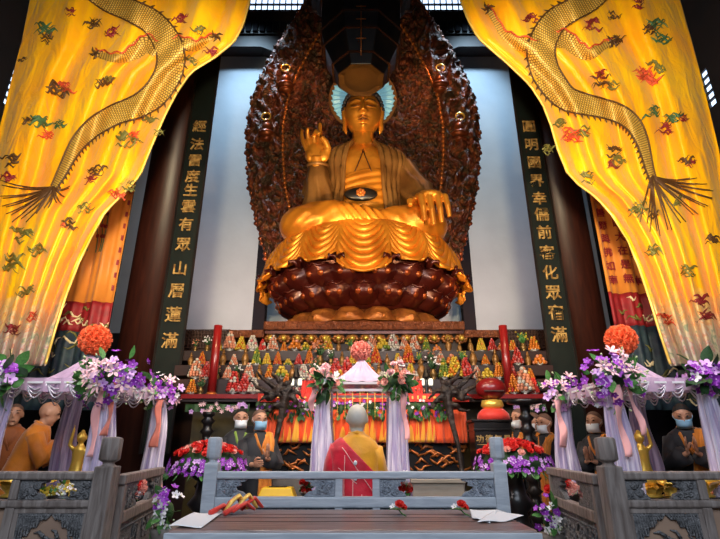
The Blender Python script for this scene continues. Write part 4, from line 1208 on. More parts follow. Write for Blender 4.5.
# red draped boxes beside the centre canopy
for px, side in ((312, 'left'), (412, 'right')):
    x = P(px, 390, 6.93).x
    t = thing('draped_box', 'bright red cloth-draped box on the table just %s of the centre canopy' % side, 'box', (x, 7.08, TZ[0]))
    MB().grid(lambda u, v: ((u-.5)*.30*(1.1-.1*v), -.09+.01*math.sin(u*40), v*.20), 60, 2).box(-.15, .15, -.08, .08, 0, .2).build('red_drape', M['redcloth'], t, smooth=False)
    MB().box(-.16, .16, -.1, .09, .2, .212).build('box_lid', M['red'], t, smooth=False)

# ================================================================ FLOWERS
def blossom(n, L_, W, cup, mt, mt2=None, jag=0):
    m = MB(); m.cur = 0
    for k in range(n):
        a = 2*PI*k/n; ca, sa = math.cos(a), math.sin(a)
        vs = []
        for (q, w, z) in ((0.08, .15, 0), (.45, 1, cup*.45), (.8, .8, cup*.9), (1, .12, cup)):
            for s in (-1, 1):
                x = q*L_; y = s*w*W/2; vs.append((x*ca-y*sa, x*sa+y*ca, z*L_+(abs(s)*.08*w*L_ if jag else 0)))
        m.add(vs, [(0, 1, 3, 2), (2, 3, 5, 4), (4, 5, 7, 6)])
    if mt2: m.cur = 1; m.sphere((0, 0, .08*L_), .17*L_, 6, 4)
    return smooth_mesh(m, 'blossom', [mt]+([mt2] if mt2 else []))
def rose_mesh(mt):
    m = MB()
    for ring, (n, r, c) in enumerate(((3, .4, 1.1), (5, .75, .8), (6, 1.05, .45))):
        for k in range(n):
            a = 2*PI*(k+.5*ring)/n; ca, sa = math.cos(a), math.sin(a); vs = []
            for (q, w, z) in ((.1, .4, 0), (.7, 1, .55*c), (1, .7, c)):
                for s in (-1, 1):
                    x = q*r; y = s*w*.55*(r+.25); vs.append((x*ca-y*sa, x*sa+y*ca, z))
            m.add(vs, [(0, 1, 3, 2), (2, 3, 5, 4)])
    m.sphere((0, 0, .4), .45, 6, 5)
    return smooth_mesh(m, 'rose', [mt])
def carn_mesh(mt):
    m = MB(); rg = random.Random(5)
    for ring, (n, el) in enumerate(((5, 80), (8, 55), (10, 28), (11, 5))):
        for k in range(n):
            a = 2*PI*(k+.5*ring)/n; e = R(el); d = Vector((math.cos(a)*math.cos(e), math.sin(a)*math.cos(e), math.sin(e)))
            t_ = Vector((-math.sin(a), math.cos(a), 0)); L_ = rg.uniform(.85, 1.1)
            vs = [(0, 0, 0)]+[tuple(d*L_*(1+.14*(j % 2))+t_*.30*(j-2)/2+Vector((0, 0, .08*(j % 2)))) for j in range(5)]
            m.add(vs, [(0, 1, 2), (0, 2, 3), (0, 3, 4), (0, 4, 5)])
    return smooth_mesh(m, 'carnation', [mt])
def leaf_mesh(mt, L_=1, W=.28):
    m = MB(); m.grid(lambda u, v: ((u-.5)*W*math.sin(PI*min(.98, v*.95+.04))*2, -.12*abs(u-.5), L_*v) if False else ((u-.5)*W*2*math.sin(PI*(v*.94+.04)), -.25*v*v*L_+.1*abs(u-.5), L_*v), 2, 5)
    return smooth_mesh(m, 'leaf', [mt])
FM = {'orchid': blossom(5, 1, .75, .25, M['orchid'], M['orchidpale']), 'orchidpale': blossom(5, 1, .75, .25, M['orchidpale'], M['orchid']),
      'white': blossom(5, 1, .7, .3, M['orchidwhite'], M['creamgreen']), 'lily': blossom(6, 1, .42, .35, M['pinklily'], M['orchidwhite']),
      'bud': smooth_mesh(MB().sphere((0, 0, .5), .4, 6, 5, (.8, .8, 1.3)), 'bud', [M['creamgreen']]),
      'rosered': rose_mesh(M['rosered']), 'peach': rose_mesh(M['peach']), 'pinkrose': rose_mesh(M['pinklily']), 'carn': carn_mesh(M['carn']), 'carnpink': carn_mesh(M['carnpink']),
      'gold': blossom(6, 1, .6, .3, FR['yellow'], FR['orange']), 'leaf': leaf_mesh(M['leaf']), 'darkleaf': leaf_mesh(M['darkleaf']), 'grass': leaf_mesh(M['leaf'], 1, .07)}
PN = {'gold': 'yellow_blossom', 'orchid': 'orchid', 'orchidpale': 'pale_orchid', 'white': 'white_blossom', 'lily': 'pink_lily', 'bud': 'flower_bud', 'rosered': 'red_rose', 'peach': 'peach_rose', 'pinkrose': 'pink_rose',
      'carn': 'carnation', 'carnpink': 'carnation', 'leaf': 'leaf', 'darkleaf': 'leaf', 'grass': 'grass_leaf'}
def orient(d, spin=0):
    return d.to_track_quat('Z', 'Y').to_matrix() @ Matrix.Rotation(spin, 3, 'Z')
def fl(root, kind, loc, d, s):
    return part_from(FM[kind], PN[kind], root, loc, (orient(Vector(d).normalized(), RG.uniform(0, 6))).to_euler(), s)
def bouquet(root, C, rx, ry, rz, spec, size=1, foam=True):
    """spec: list of (kind, count, blossom size, centre (dx,dz) in radii, spread)"""
    C = Vector(C)
    if foam: MB().sphere(C, 1, 12, 8, (rx*.45, ry*.5, rz*.42)).build('foliage_core', M['darkleaf'], root)
    for kind, n, s, (ox, oz), sp in spec:
        for _ in range(n):
            while True:
                x = ox+RG.gauss(0, sp); z = oz+RG.gauss(0, sp)
                if x*x+z*z < 1.25: break
            yy = -math.sqrt(max(.05, 1-min(1, x*x+z*z)*.9)) if RG.random() < .8 else RG.uniform(-.6, .6)
            loc = C+Vector((x*rx, yy*ry, z*rz)); d = Vector((x*.8, yy*1.0, z*.8+.15))
            if 'leaf' in kind or kind == 'grass':
                loc = C+Vector((x*rx*.7, yy*ry*.8, z*rz*.7)); d = Vector((x, yy*.5, z+RG.uniform(-.5, .4)))
            fl(root, kind, loc, d+Vector((RG.uniform(-.3, .3), RG.uniform(-.3, .3), RG.uniform(-.3, .3))), s*size*RG.uniform(.8, 1.2))
def flower_ball(c, r, kind, label, n=62):
    t = thing('flower_ball', label, 'flowers', c)
    MB().sphere((0, 0, 0), r*.72, 14, 10).build('ball_core', M['carn'] if kind == 'carn' else M['carnpink'], t)
    g = PI*(3-5**.5)
    for k in range(n):
        z = 1-2*(k+.5)/n; rr = math.sqrt(1-z*z); d = Vector((rr*math.cos(g*k), rr*math.sin(g*k), z))
        fl(t, kind, d*r*.66, d, r*.34)
    return t

# ================================================================ FLOWER PAVILIONS
def tulle_leg(root, x, y, z0, z1, w0, w1, mt, name, sway=0, seed=0, flat=.7):
    rg = random.Random(seed); n = 14; a1, a2 = rg.uniform(0, 6), rg.uniform(0, 6)
    pts = []; rad = []
    for i in range(n):
        q = i/(n-1); pts.append((x+sway*q**1.3+.012*math.sin(q*7+a1), y+.01*math.sin(q*5+a2), lerp(z1, z0, q)))
        rad.append(lerp(w0, w1, q**.7)*(1+.05*math.sin(q*9+a1)))
    MB().tube(pts, rad, 64, flat, up=(0, 1, 0), fn=lambda a, t: 1+.16*math.sin(a*9+a1+1.5*t)+.09*math.sin(a*17+a2)).build(name, mt, root)
def ribbon_tail(root, x, y, z0, z1, mt, w=.035, sway=0, ph=0):
    MB().grid(lambda u, v: (x+(u-.5)*w*2*(1+.2*math.sin(v*5+ph))+sway*v+.012*math.sin(v*8+ph), y+.02*math.sin(v*9+ph+u*2), lerp(z1, z0, v)), 4, 24).build('ribbon_tail', mt, root, solid=.002)
def pavilion(side):
    s = -1 if side == 'left' else 1
    ex = .03 if s > 0 else 0
    xi, xo = s*(2.16+ex*.5), s*(3.08 if s < 0 else 2.98); y0, y1 = 4.25, 5.35; ze = P(100, 380, 4.25).z
    xm, ym = (xi+xo)/2, (y0+y1)/2
    apx = P(93 if s < 0 else 623, 351, ym)
    t = thing('flower_pavilion', 'tulle-draped flower pavilion with orange flower ball on its peak, on the %s' % side, 'pavilion', (xm, ym, 0))
    def L(x, y, z): return (x-xm, y-ym, z)
    corners = [(xi, y0), (xo, y0), (xo, y1), (xi, y1)]
    for k, (cx, cy) in enumerate(corners):
        MB().lathe([(.018, 0), (.018, ze)], 10, L(cx, cy, 0)).build('post', M['white'], t)
    m = MB()
    for a, b in zip(corners, corners[1:]+corners[:1]): m.beam(L(*a, ze-.02), L(*b, ze-.02), .018, .018)
    m.build('eave_ring', M['white'], t, smooth=False)
    ap = Vector(L(apx.x, apx.y, apx.z-.04))
    # swept tulle roof
    def roof(u, v):
        k = u*4; i = int(k) % 4; q = k-int(k); a, b = corners[i], corners[(i+1) % 4]
        ex_, ey_ = lerp(a[0], b[0], q), lerp(a[1], b[1], q)
        p = Vector(L(ex_, ey_, ze-.035*math.sin(q*PI)))
        w = v**.8
        o = ap.lerp(p, w); o.z -= .10*math.sin(v*PI)+.012*math.sin(u*150)*(.3+v)
        o.x += .01*math.sin(u*90)*v
        return o
    MB().grid(roof, 240, 14).build('tulle_roof', M['tullepink'], t)
    # frill of looped lace below the eaves
    m = MB()
    for i in range(4):
        a, b = corners[i], corners[(i+1) % 4]; n = 5
        for j in range(n):
            for r_ in range(3):
                pts = [L(lerp(a[0], b[0], (j+q)/n), lerp(a[1], b[1], (j+q)/n), ze-.03-(.05+.035*r_)*math.sin(q*PI)) for q in [w/8 for w in range(9)]]
                m.tube(pts, .007, 4)
    m.build('lace_swags', M['lace'], t)
    def valance(u, v):
        k = u*4; i = int(k) % 4; q = k-int(k); a, b = corners[i], corners[(i+1) % 4]
        return L(lerp(a[0], b[0], q)+.012*math.sin(u*160), lerp(a[1], b[1], q)+.012*math.cos(u*140), ze+.02-v*(.09+.03*math.sin(q*PI)))
    MB().grid(valance, 260, 4).build('tulle_valance', M['tullepink'], t)
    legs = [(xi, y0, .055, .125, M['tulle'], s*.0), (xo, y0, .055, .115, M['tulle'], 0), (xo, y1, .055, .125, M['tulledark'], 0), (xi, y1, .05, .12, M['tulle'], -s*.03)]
    for k, (x, y, w0, w1, mt, sw) in enumerate(legs):
        lx, ly, lz = L(x, y, 0)
        tulle_leg(t, lx, ly, .72 if k != 2 else .9, ze-.02, w0, w1, mt, 'tulle_leg', sw, k+5*s)
    lx, ly, _ = L(xi, y0-.1, 0)
    ribbon_tail(t, lx-.02, ly, ze-.62, ze-.05, M['ribbonpink'], .03, 0, 1); ribbon_tail(t, lx+.09, ly, ze-.46, ze-.0, M['ribboncoral' if s < 0 else 'ribbonpink'], .025, -.02 if s < 0 else .06, 2)
    lx, ly, _ = L(xi, y1-.13, 0)
    ribbon_tail(t, lx+(.06 if s < 0 else -.09), ly, ze-.55, ze-.08, M['ribboncoral' if s < 0 else 'ribbonpink'], .035, 0, 3)
    # corner bouquets: each a thing of its own
    b = thing('corner_bouquet', 'large bouquet of purple orchids and pink lilies at the %s pavilion inner front corner' % side, 'bouquet', (xi, y0, ze), group='pavilion bouquets')
    sg = 1 if s < 0 else -1
    bouquet(b, (0.02*sg, -.02, .01), .32, .18, .25, [('leaf', 24, .11, (-.2*sg, -.2), .6), ('lily', 14, .062, (-.2*sg, .25), .35), ('orchid', 24, .036, (.45*sg, .25), .36), ('orchidpale', 11, .036, (.4*sg, -.1), .42),
        ('bud', 10, .03, (-.3*sg, .4), .55), ('orchid', 9, .038, (0, -.55), .28), ('bud', 12, .028, (.2*sg, -.2), .7), ('white', 6, .026, (.5*sg, -.7), .4)])
    b = thing('corner_bouquet', 'smaller bouquet of pink lilies and buds at the %s pavilion inner back corner' % side, 'bouquet', (xi, y1, ze), group='pavilion bouquets')
    bouquet(b, (0, 0, .02), .24, .16, .19, [('leaf', 14, .13, (0, 0), .5), ('lily', 9, .06, (.25*sg, .1), .4), ('orchid', 12, .04, (.1*sg, .2), .45), ('white', 6, .03, (0, .2), .55), ('bud', 14, .028, (.1, -.1), .6), ('orchidpale', 8, .045, (.3*sg, -.5), .4)])
    b = thing('corner_bouquet', 'leafy bouquet of purple orchids at the outer front corner of the %s pavilion' % side, 'bouquet', (xo, y0, ze), group='pavilion bouquets')
    bouquet(b, (0, 0, .02), .25, .16, .15, [('leaf' if s < 0 else 'darkleaf', 22, .16, (.2*sg, 0), .6), ('orchid', 34 if s > 0 else 18, .042, (0, .1), .45), ('orchidpale', 10, .05, (0, .2), .45), ('white', 6, .04, (0, -.3), .5)])
    flower_ball((apx.x, apx.y, P(93, 340, ym).z), .15, 'carn', 'bright orange carnation ball on the peak of the %s pavilion' % side)
    # bathing-Buddha stand inside
    sx = P(76 if s < 0 else 645, 470, 4.75).x; zt_ = P(0, 497, 4.75).z
    st = thing('pedestal_stand', 'round dark pedestal inside the %s pavilion under the small gold statue' % side, 'pedestal', (sx, 4.75, 0))
    MB().lathe([(.24, 0), (.26, .05), (.18, .1), (.15, .4), (.18, zt_-.06), (.26, zt_-.03), (.26, zt_)], 28).build('pedestal_body', M['black'], st)
    infant(sx, 4.75, zt_, side, s)
    return t
def infant(x, y, z, side, s):
    t = thing('infant_statue', 'small gold standing infant Buddha with one arm raised in the %s pavilion' % side, 'statue', (x, y, z), group='small gold infant statues')
    m = MB()
    m.lathe([(.07, .10), (.085, .13), (.075, .16), (.06, .25), (.055, .30), (.06, .36), (.062, .40), (.03, .44), (.022, .46)], 20, sy=.75)
    m.sphere((0, -.005, .505), .047, 16, 12, (.9, .95, 1.1)); m.sphere((0, .0, .555), .02, 8, 6)
    m.sphere((0, -.052, .50), .009, 6, 5); m.sphere((-.045, 0, .50), .012, 6, 5, (.4, .7, 1.6)); m.sphere((.045, 0, .50), .012, 6, 5, (.4, .7, 1.6))
    a = 1 if s > 0 else -1
    m.tube([(a*.055, 0, .40), (a*.095, -.01, .44), (a*.085, -.015, .52), (a*.08, -.015, .58)], [.022, .02, .015, .012], 8)
    m.tube([(a*.08, -.015, .57), (a*.08, -.015, .62)], [.012, .004], 6)
    m.tube([(-a*.055, 0, .40), (-a*.09, -.01, .33), (-a*.085, -.03, .26), (-a*.08, -.035, .21)], [.022, .018, .014, .01], 8)
    for q in (-1, 1): m.tube([(q*.03, 0, .16), (q*.032, -.005, .09), (q*.034, -.02, .055)], [.03, .024, .02], 8)
    remesh(m, 'figure_body', M['brightgold'], .008, 2, t)
    b = MB(); b.lathe([(.10, 0), (.11, .01), (.085, .03), (.10, .05), (.04, .055)], 24)
    b.build('lotus_base', M['brightgold'], t)
    for k in range(10):
        an = 2*PI*k/10
        o = part_from(PET, 'lotus_petal', t, (.085*math.cos(an), .085*math.sin(an), .02), (orient(Vector((math.cos(an), math.sin(an), .9)))).to_euler(), .11)
    return t
PET = smooth_mesh(MB().grid(lambda u, v: ((u-.5)*.7*math.sin(PI*(v*.85+.12)), .15*math.sin(v*3)-.2*(u-.5)**2*4*.2, v), 6, 6), 'petal', [M['brightgold']])
pavilion('left'); pavilion('right')

# ---- centre canopy
def centre():
    y0, y1 = 5.3, 6.0; xm, ym = .0, 5.65
    xl_, xr_ = P(325, 383, y0).x, P(395, 383, y0).x; xm = (xl_+xr_)/2; ze = P(0, 383, y0).z
    t = thing('flower_canopy', 'small tulle canopy behind the monk in red with a salmon flower ball on top', 'pavilion', (xm, ym, 0))
    hw = (xr_-xl_)/2; hd = (y1-y0)/2; cs = [(-hw, -hd), (hw, -hd), (hw, hd), (-hw, hd)]
    for cx, cy in cs: MB().lathe([(.014, 0), (.014, ze)], 10, (cx, cy, 0)).build('post', M['white'], t)
    for dz in (0, -.075):
        m = MB()
        for a, b in zip(cs, cs[1:]+cs[:1]): m.beam((*a, ze+dz), (*b, ze+dz), .022, .026)
        m.build('white_rail', M['softwhite'], t, smooth=False)
    zt_ = P(0, 357, ym).z
    def roof(u, v):
        k = u*4; i = int(k) % 4; q = k-int(k); a, b = cs[i], cs[(i+1) % 4]
        p = Vector((lerp(a[0], b[0], q), lerp(a[1], b[1], q), ze+.015)); o = Vector((0.02, 0, zt_)).lerp(p, v**.9)
        o.z -= .06*math.sin(v*PI)+.008*math.sin(u*130)*v; return o
    MB().grid(roof, 200, 12).build('tulle_roof', M['tullepink'], t)
    for k, (cx, cy) in enumerate(cs):
        front = k < 2; s = -1 if cx < 0 else 1
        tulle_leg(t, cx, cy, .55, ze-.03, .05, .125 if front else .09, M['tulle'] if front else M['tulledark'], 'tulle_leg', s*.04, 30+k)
    for s in (-1, 1): ribbon_tail(t, s*(hw+.075)-(.03 if s < 0 else 0), -hd-.12, ze-.58 if s > 0 else ze-.3, ze-.02, M['ribbonpink'], .028, .02*s, s)
    m = MB()
    for k in range(9):
        x = lerp(-hw+.06, hw-.06, k/8); m.tube([(x, -hd, ze-.09), (x, -hd, ze-.36)], .004, 4)
        for q in range(6): m.sphere((x, -hd, ze-.12-q*.045), .009, 5, 4)
    m.build('bead_strings', M['threadgold'], t)
    for s, side in ((-1, 'left'), (1, 'right')):
        b = thing('corner_bouquet', 'small bouquet of peach roses at the front %s corner of the centre canopy' % side, 'bouquet', (xm+s*hw, y0, ze), group='pavilion bouquets')
        bouquet(b, (0, -.03, .02), .20, .13, .18, [('leaf', 18, .12, (.1, -.35), .4), ('peach', 9, .035, (-.1, .1), .45), ('pinkrose', 8, .035, (0, .3), .5), ('bud', 12, .03, (0, .1), .65), ('white', 10, .035, (.2, .2), .6), ('darkleaf', 10, .14, (0, -.5), .3)])
    flower_ball((xm+.01, ym, P(0, 351, ym).z), .118, 'carnpink', 'salmon pink carnation ball on the peak of the centre canopy', 46)
centre()

# ---- rose and orchid mounds on black stands
for px, py, side, Y in ((208, 463, 'left', 5.2), (513, 461, 'right', 5.2)):
    c = P(px, py, Y)
    st = thing('turned_stand', 'black turned vase stand under the %s rose and orchid mound' % side, 'stand', (c.x, Y, 0))
    MB().lathe([(.2, 0), (.22, .04), (.14, .09), (.08, .2), (.12, .35), (.16, .5), (.10, .62), (.09, .7), (.16, .78), (.10, .86), (.08, c.z-.17), (.17, c.z-.12), (.17, c.z-.10)], 32).build('stand_body', M['black'], st)
    t = thing('flower_mound', 'wide low mound of red roses ringed with purple orchids, %s of the stone base' % side, 'flowers', (c.x, Y, c.z-.1), group='rose and orchid mounds'); t.scale = (.9, .9, .85)
    MB().lathe([(.14, -.02), (.28, .0), (.36, .06), (.33, .13), (.26, .22), (.02, .28)], 28, sy=.8).build('foliage_core', M['darkleaf'], t)
    for k in range(96):
        a = RG.uniform(0, 2*PI); q = math.sqrt(RG.random()); r = .34*q
        fl(t, RG.choice(['rosered', 'rosered', 'rosered', 'rosered', 'peach']), (r*1.05*math.cos(a), r*.84*math.sin(a), .34-.13*q*q), (math.cos(a)*q, math.sin(a)*q-.3, .9), .038)
    for k in range(98):
        a = RG.uniform(PI*.98, 2.02*PI); el = RG.uniform(0, 1)
        r = .44-.05*abs(el-.4); fl(t, RG.choice(['orchid', 'orchid', 'orchid', 'orchidpale']), (r*math.cos(a), r*.82*math.sin(a), .00+.16*el), (math.cos(a), math.sin(a), .3), .031)
    for k in range(60):
        a = RG.uniform(PI*.95, 2.05*PI); r = .40; fl(t, RG.choice(['leaf', 'grass', 'grass']), (r*math.cos(a), r*.82*math.sin(a), RG.uniform(.0, .08)), (math.cos(a), math.sin(a), -1.2), RG.uniform(.04, .12))
# ---- orchid garlands under the red table edge
for x0p, x1p, side, n in ((258, 332, 'left', 98), (386, 452, 'right', 96), (333, 385, 'middle', 70)):
    a, b = P(x0p, 400, 6.82), P(x1p, 400, 6.82)
    t = thing('orchid_garland', 'hanging garland of purple orchids and leaves along the red table edge, %s stretch' % side, 'garland', ((a.x+b.x)/2, 6.82, a.z), group='table garlands')
    w = (b.x-a.x)/2
    MB().grid(lambda u, v: (lerp(-w, w, u), -.0+.05*math.sin(u*30)*v-.03*math.sin(v*PI), -.04-v*(.17+.04*math.sin(u*23))), 60, 4).build('hanging_foliage', M['darkleaf'], t)
    for k in range(n):
        x = RG.uniform(-w, w); z = RG.uniform(-.22, -.01)
        kind = RG.choice(['orchid', 'orchidpale', 'orchid', 'white', 'darkleaf', 'darkleaf', 'leaf'] if z > -.13 else ['darkleaf', 'leaf', 'darkleaf', 'orchid'])
        fl(t, kind, (x, -.06, z), (RG.uniform(-.5, .5), -1 if 'leaf' not in kind else -.2, RG.uniform(-.2, .5) if 'leaf' not in kind else -1), .024 if 'leaf' not in kind else .09)
for x0p, x1p, side, n in ((186, 250, 'left', 36), (512, 545, 'right', 20)):
    a, b = P(x0p, 402, 6.86), P(x1p, 402, 6.86); w = (b.x-a.x)/2
    t = thing('flower_fringe', 'dim fringe of pink flowers under the far %s end of the red table edge' % side, 'garland', ((a.x+b.x)/2, 6.86, a.z), group='table garlands')
    MB().grid(lambda u, v: (lerp(-w, w, u), .04*math.sin(u*30)*v, -.03-v*.1), 40, 3).build('hanging_foliage', M['darkleaf'], t)
    for k in range(n): fl(t, RG.choice(['lily', 'darkleaf', 'orchidpale']), (RG.uniform(-w, w), -.05, RG.uniform(-.13, 0)), (RG.uniform(-.4, .4), -1, -.2), .035)
# ---- tall lily and orchid stand beyond the left gap, small low bouquets
for px, py, Y, lab in ((167, 512, 3.9, 'low bouquet of white and purple blossoms between the left carved panel and the table'),
                       (549, 520, 4.4, 'low bouquet of purple blossoms behind the right carved panel'), ):
    c = P(px, py, Y); t = thing('floor_bouquet', lab, 'bouquet', (c.x, Y, 0))
    MB().lathe([(.10, 0), (.12, .3), (.09, c.z-.15), (.11, c.z-.1)], 20).build('vase', M['stone'], t)
    bouquet(t, (0, 0, c.z), .11, .1, .17, [('leaf', 14, .09, (0, 0), .5), ('orchid', 12, .03, (-.3, .4), .35), ('white', 20, .03, (.1, -.1), .5), ('bud', 12, .025, (.2, -.3), .5)])
# gnarled roots
for (px, py), mir, side in (((286, 395), 1, 'left'), ((446, 395), -1, 'right')):
    c = P(px, py, 6.68); t = thing('gnarled_root', 'dark gnarled root sculpture sprawling in front of the red table edge, on the %s' % side, 'sculpture', (c.x, 6.66, 0))
    rg = random.Random(5); m = MB()
    tr = [(-mir*.10, -.1, 0), (-mir*.14, -.1, .7), (-mir*.10, -.1, 1.3), (-mir*.04, -.06, 1.62), (-mir*.0, -.03, c.z)]
    m.tube(tr, [.07, .035, .03, .04, .07], 10, fn=lambda a, q: 1+.2*math.sin(a*3+q*9))
    br = [[(0, c.z), (-.15, c.z+.1), (-.32, c.z+.22), (-.42, c.z+.34)], [(0, c.z), (-.2, c.z+.02), (-.38, c.z+.10), (-.48, c.z+.2)], [(0, c.z), (.05, c.z+.08), (.16, c.z+.02), (.26, c.z-.08)],
          [(0, c.z), (-.05, c.z+.14), (-.18, c.z+.28), (-.2, c.z+.36)], [(0, c.z), (.12, c.z-.05), (.2, c.z-.16), (.28, c.z-.18)], [(-.1, c.z+.05), (-.2, c.z-.06), (-.28, c.z-.04), (-.36, c.z-.1)],
          [(-.05, c.z+.1), (.05, c.z+.16), (.08, c.z+.25)], [(0, c.z-.1), (-.12, c.z-.14), (-.2, c.z-.2), (-.3, c.z-.2)]]
    for b in br:
        k = len(b); pts = []
        for i in range((k-1)*3+1):
            q = i/3; j = min(int(q), k-2); f_ = q-j
            pts.append((mir*(-1)*-1*lerp(b[j][0], b[j+1][0], f_)*1+rg.uniform(-.015, .015), -.04+rg.uniform(-.03, .03), lerp(b[j][1], b[j+1][1], f_)+rg.uniform(-.015, .015)))
        m.tube(pts, [lerp(.055, .012, i/(len(pts)-1)) for i in range(len(pts))], 8, fn=lambda a, q: 1+.25*math.sin(a*3+q*11))
    remesh(m, 'root_wood', M['root'], .014, 1, t)
# red wooden fish on its cushion and black stand
c = P(491, 391, 6.55)
t = thing('wooden_fish', 'big red lacquered wooden fish drum on a gold-banded cushion at the right of the altar', 'drum', (c.x, 6.55, c.z-.17))
MB().sphere((0, 0, .2), .2, 28, 18, (1.0, .8, .72)).build('drum_body', M['red'], t)
MB().box(-.13, .13, -.165, -.14, .15, .165).build('drum_slit', M['lip'], t, smooth=False)
MB().lathe([(.12, -.06), (.15, -.02), (.13, .05), (.07, .06)], 24, sy=.8).build('gold_cushion', M['brightgold'], t)
MB().lathe([(.22, -.20), (.20, -.12), (.14, -.061)], 28, sy=.8).build('red_skirt', M['redcloth'], t)
zb_ = c.z-.17-.20
t = thing('gilt_cabinet', 'black cabinet with gold characters under the red wooden fish', 'cabinet', (c.x, 6.6, 0))
MB().box(-.30, .16, -.22, .12, 0, zb_-.03).box(-.33, .19, -.24, .13, zb_-.03, zb_).box(-.31, .17, -.235, .12, zb_-.14, zb_-.11).build('cabinet_body', M['black'], t, smooth=False, bevel=.01)
for i, ch in enumerate('功德無量'):
    me = text_mesh(ch, .10, .004); me.materials.append(M['charg']); part_from(me, 'gold_character', t, (-.24+i*.115, -.226, zb_-.24), (R(90), 0, 0))
m = MB()
for q in (-.3, -.38, -.5): m.box(-.28, .14, -.226, -.221, zb_+q-.004, zb_+q+.004)
m.build('gold_lines', M['charg'], t, smooth=False)
for px, py, Y, lab, w in ((524, 400, 5.85, 'tall black turned stand with a wide top right of the red wooden fish', .2), (209, 412, 6.6, 'slim black turned pagoda stand behind the left rose mound', .08)):
    c = P(px, py, Y); t = thing('turned_pedestal', lab, 'pedestal', (c.x, Y, 0)); pr = [(.16, 0), (.17, .05), (.09, .1)]
    z = .15
    while z < c.z-.12: pr += [(.055, z), (.095, z+.04), (.055, z+.08)]; z += .13
    pr += [(.06, c.z-.06), (w, c.z-.04), (w, c.z)]
    MB().lathe(pr, 24).build('pedestal_body', M['black'], t)
c = P(278, 487, 5.45)
t = thing('donation_box', 'yellow box with sloping sides seen through the centre rail, left of the monk', 'box', (c.x, 5.45, 0))
zt_ = c.z; zq = P(0, 503, 5.45).z
m = MB(); m.add([(-.21, -.14, zq), (.21, -.14, zq), (.21, .14, zq), (-.21, .14, zq), (-.15, -.1, zt_), (.15, -.1, zt_), (.15, .1, zt_), (-.15, .1, zt_)], [(0, 3, 2, 1), (4, 5, 6, 7), (0, 1, 5, 4), (1, 2, 6, 5), (2, 3, 7, 6), (3, 0, 4, 7)])
m.build('box_body', M['yellowbox'], t, smooth=False, bevel=.012)
MB().box(-.09, .09, -.04, .04, zt_, zt_+.008).build('box_slot', M['black'], t, smooth=False)
m = MB()
for sx in (-1, 1):
    for sy in (-1, 1): m.box(sx*.17-.02, sx*.17+.02, sy*.1-.02, sy*.1+.02, 0, zq-.03)
m.box(-.2, .2, -.13, .13, zq-.03, zq); m.build('box_stool', M['black'], t, smooth=False)
c = P(436, 477, 5.3)
t = thing('offering_bench', 'pale wooden block bench seen through the centre rail, right of the monk', 'bench', (c.x+.02, 5.3, 0))
MB().box(-.29, .25, -.15, .25, c.z-.05, c.z-.01).build('bench_top', M['palewood'], t, smooth=False, bevel=.008)
MB().box(-.27, .23, -.13, .23, 0, c.z-.05).build('bench_body', M['palewood'], t, smooth=False, bevel=.005)
for px, Y in ((12, 4.2), (703, 4.2), (672, 4.9)):
    c = P(px, 497, Y); side = {12: 'at the far left behind the carved rail', 703: 'at the far right behind the carved rail', 672: 'just right of the right infant statue'}[px]
    t = thing('gold_lotus_bowl', 'polished gold lotus bowl '+side, 'bowl', (c.x, Y, c.z), group='gold lotus bowls')
    MB().lathe([(.08, 0), (.09, .01), (.05, .03), (.12, .09), (.14, .14), (.13, .14), (.08, .08), (.01, .05)], 28).build('bowl_body', M['brightgold'], t)
    for k in range(9):
        an = 2*PI*k/9; part_from(PET, 'lotus_petal', t, (.10*math.cos(an), .10*math.sin(an), .07), (orient(Vector((math.cos(an), math.sin(an), .55)))).to_euler(), .12)
    p_ = thing('plinth_stand', 'plain dark plinth holding the gold lotus bowl '+side, 'plinth', (c.x, Y, 0), group='bowl plinths')
    MB().lathe([(.13, 0), (.14, .04), (.1, .08), (.1, c.z-.05), (.13, c.z-.02), (.13, c.z)], 20).build('plinth_body', M['black'], p_)
for px, Y, kd, lab in ((66, 4.1, 'left', 'little heap of yellow and white flowers before the left infant statue'), (563, 4.85, 'x', 'small heap of red and pink flowers behind the right carved panel'), (141, 4.85, 'x', 'small heap of peach and green flowers behind the left carved panel')):
    c = P(px, 490, Y); t = thing('flower_basket', lab, 'flowers', (c.x, Y, 0))
    MB().lathe([(.12, 0), (.12, c.z-.1), (.15, c.z-.04), (.12, c.z-.02)], 20).build('basket_stand', M['black'], t)
    bouquet(t, (0, 0, c.z), .17, .12, .09, [('leaf', 8, .08, (0, 0), .4), ('white', 10, .03, (.2, .1), .4), ('bud', 10, .025, (0, 0), .5), ('rosered' if kd == 'x' else 'gold', 12, .035, (-.2, 0), .4), ('peach' if kd == 'x' else 'gold', 12, .035, (.3, .2), .4)])
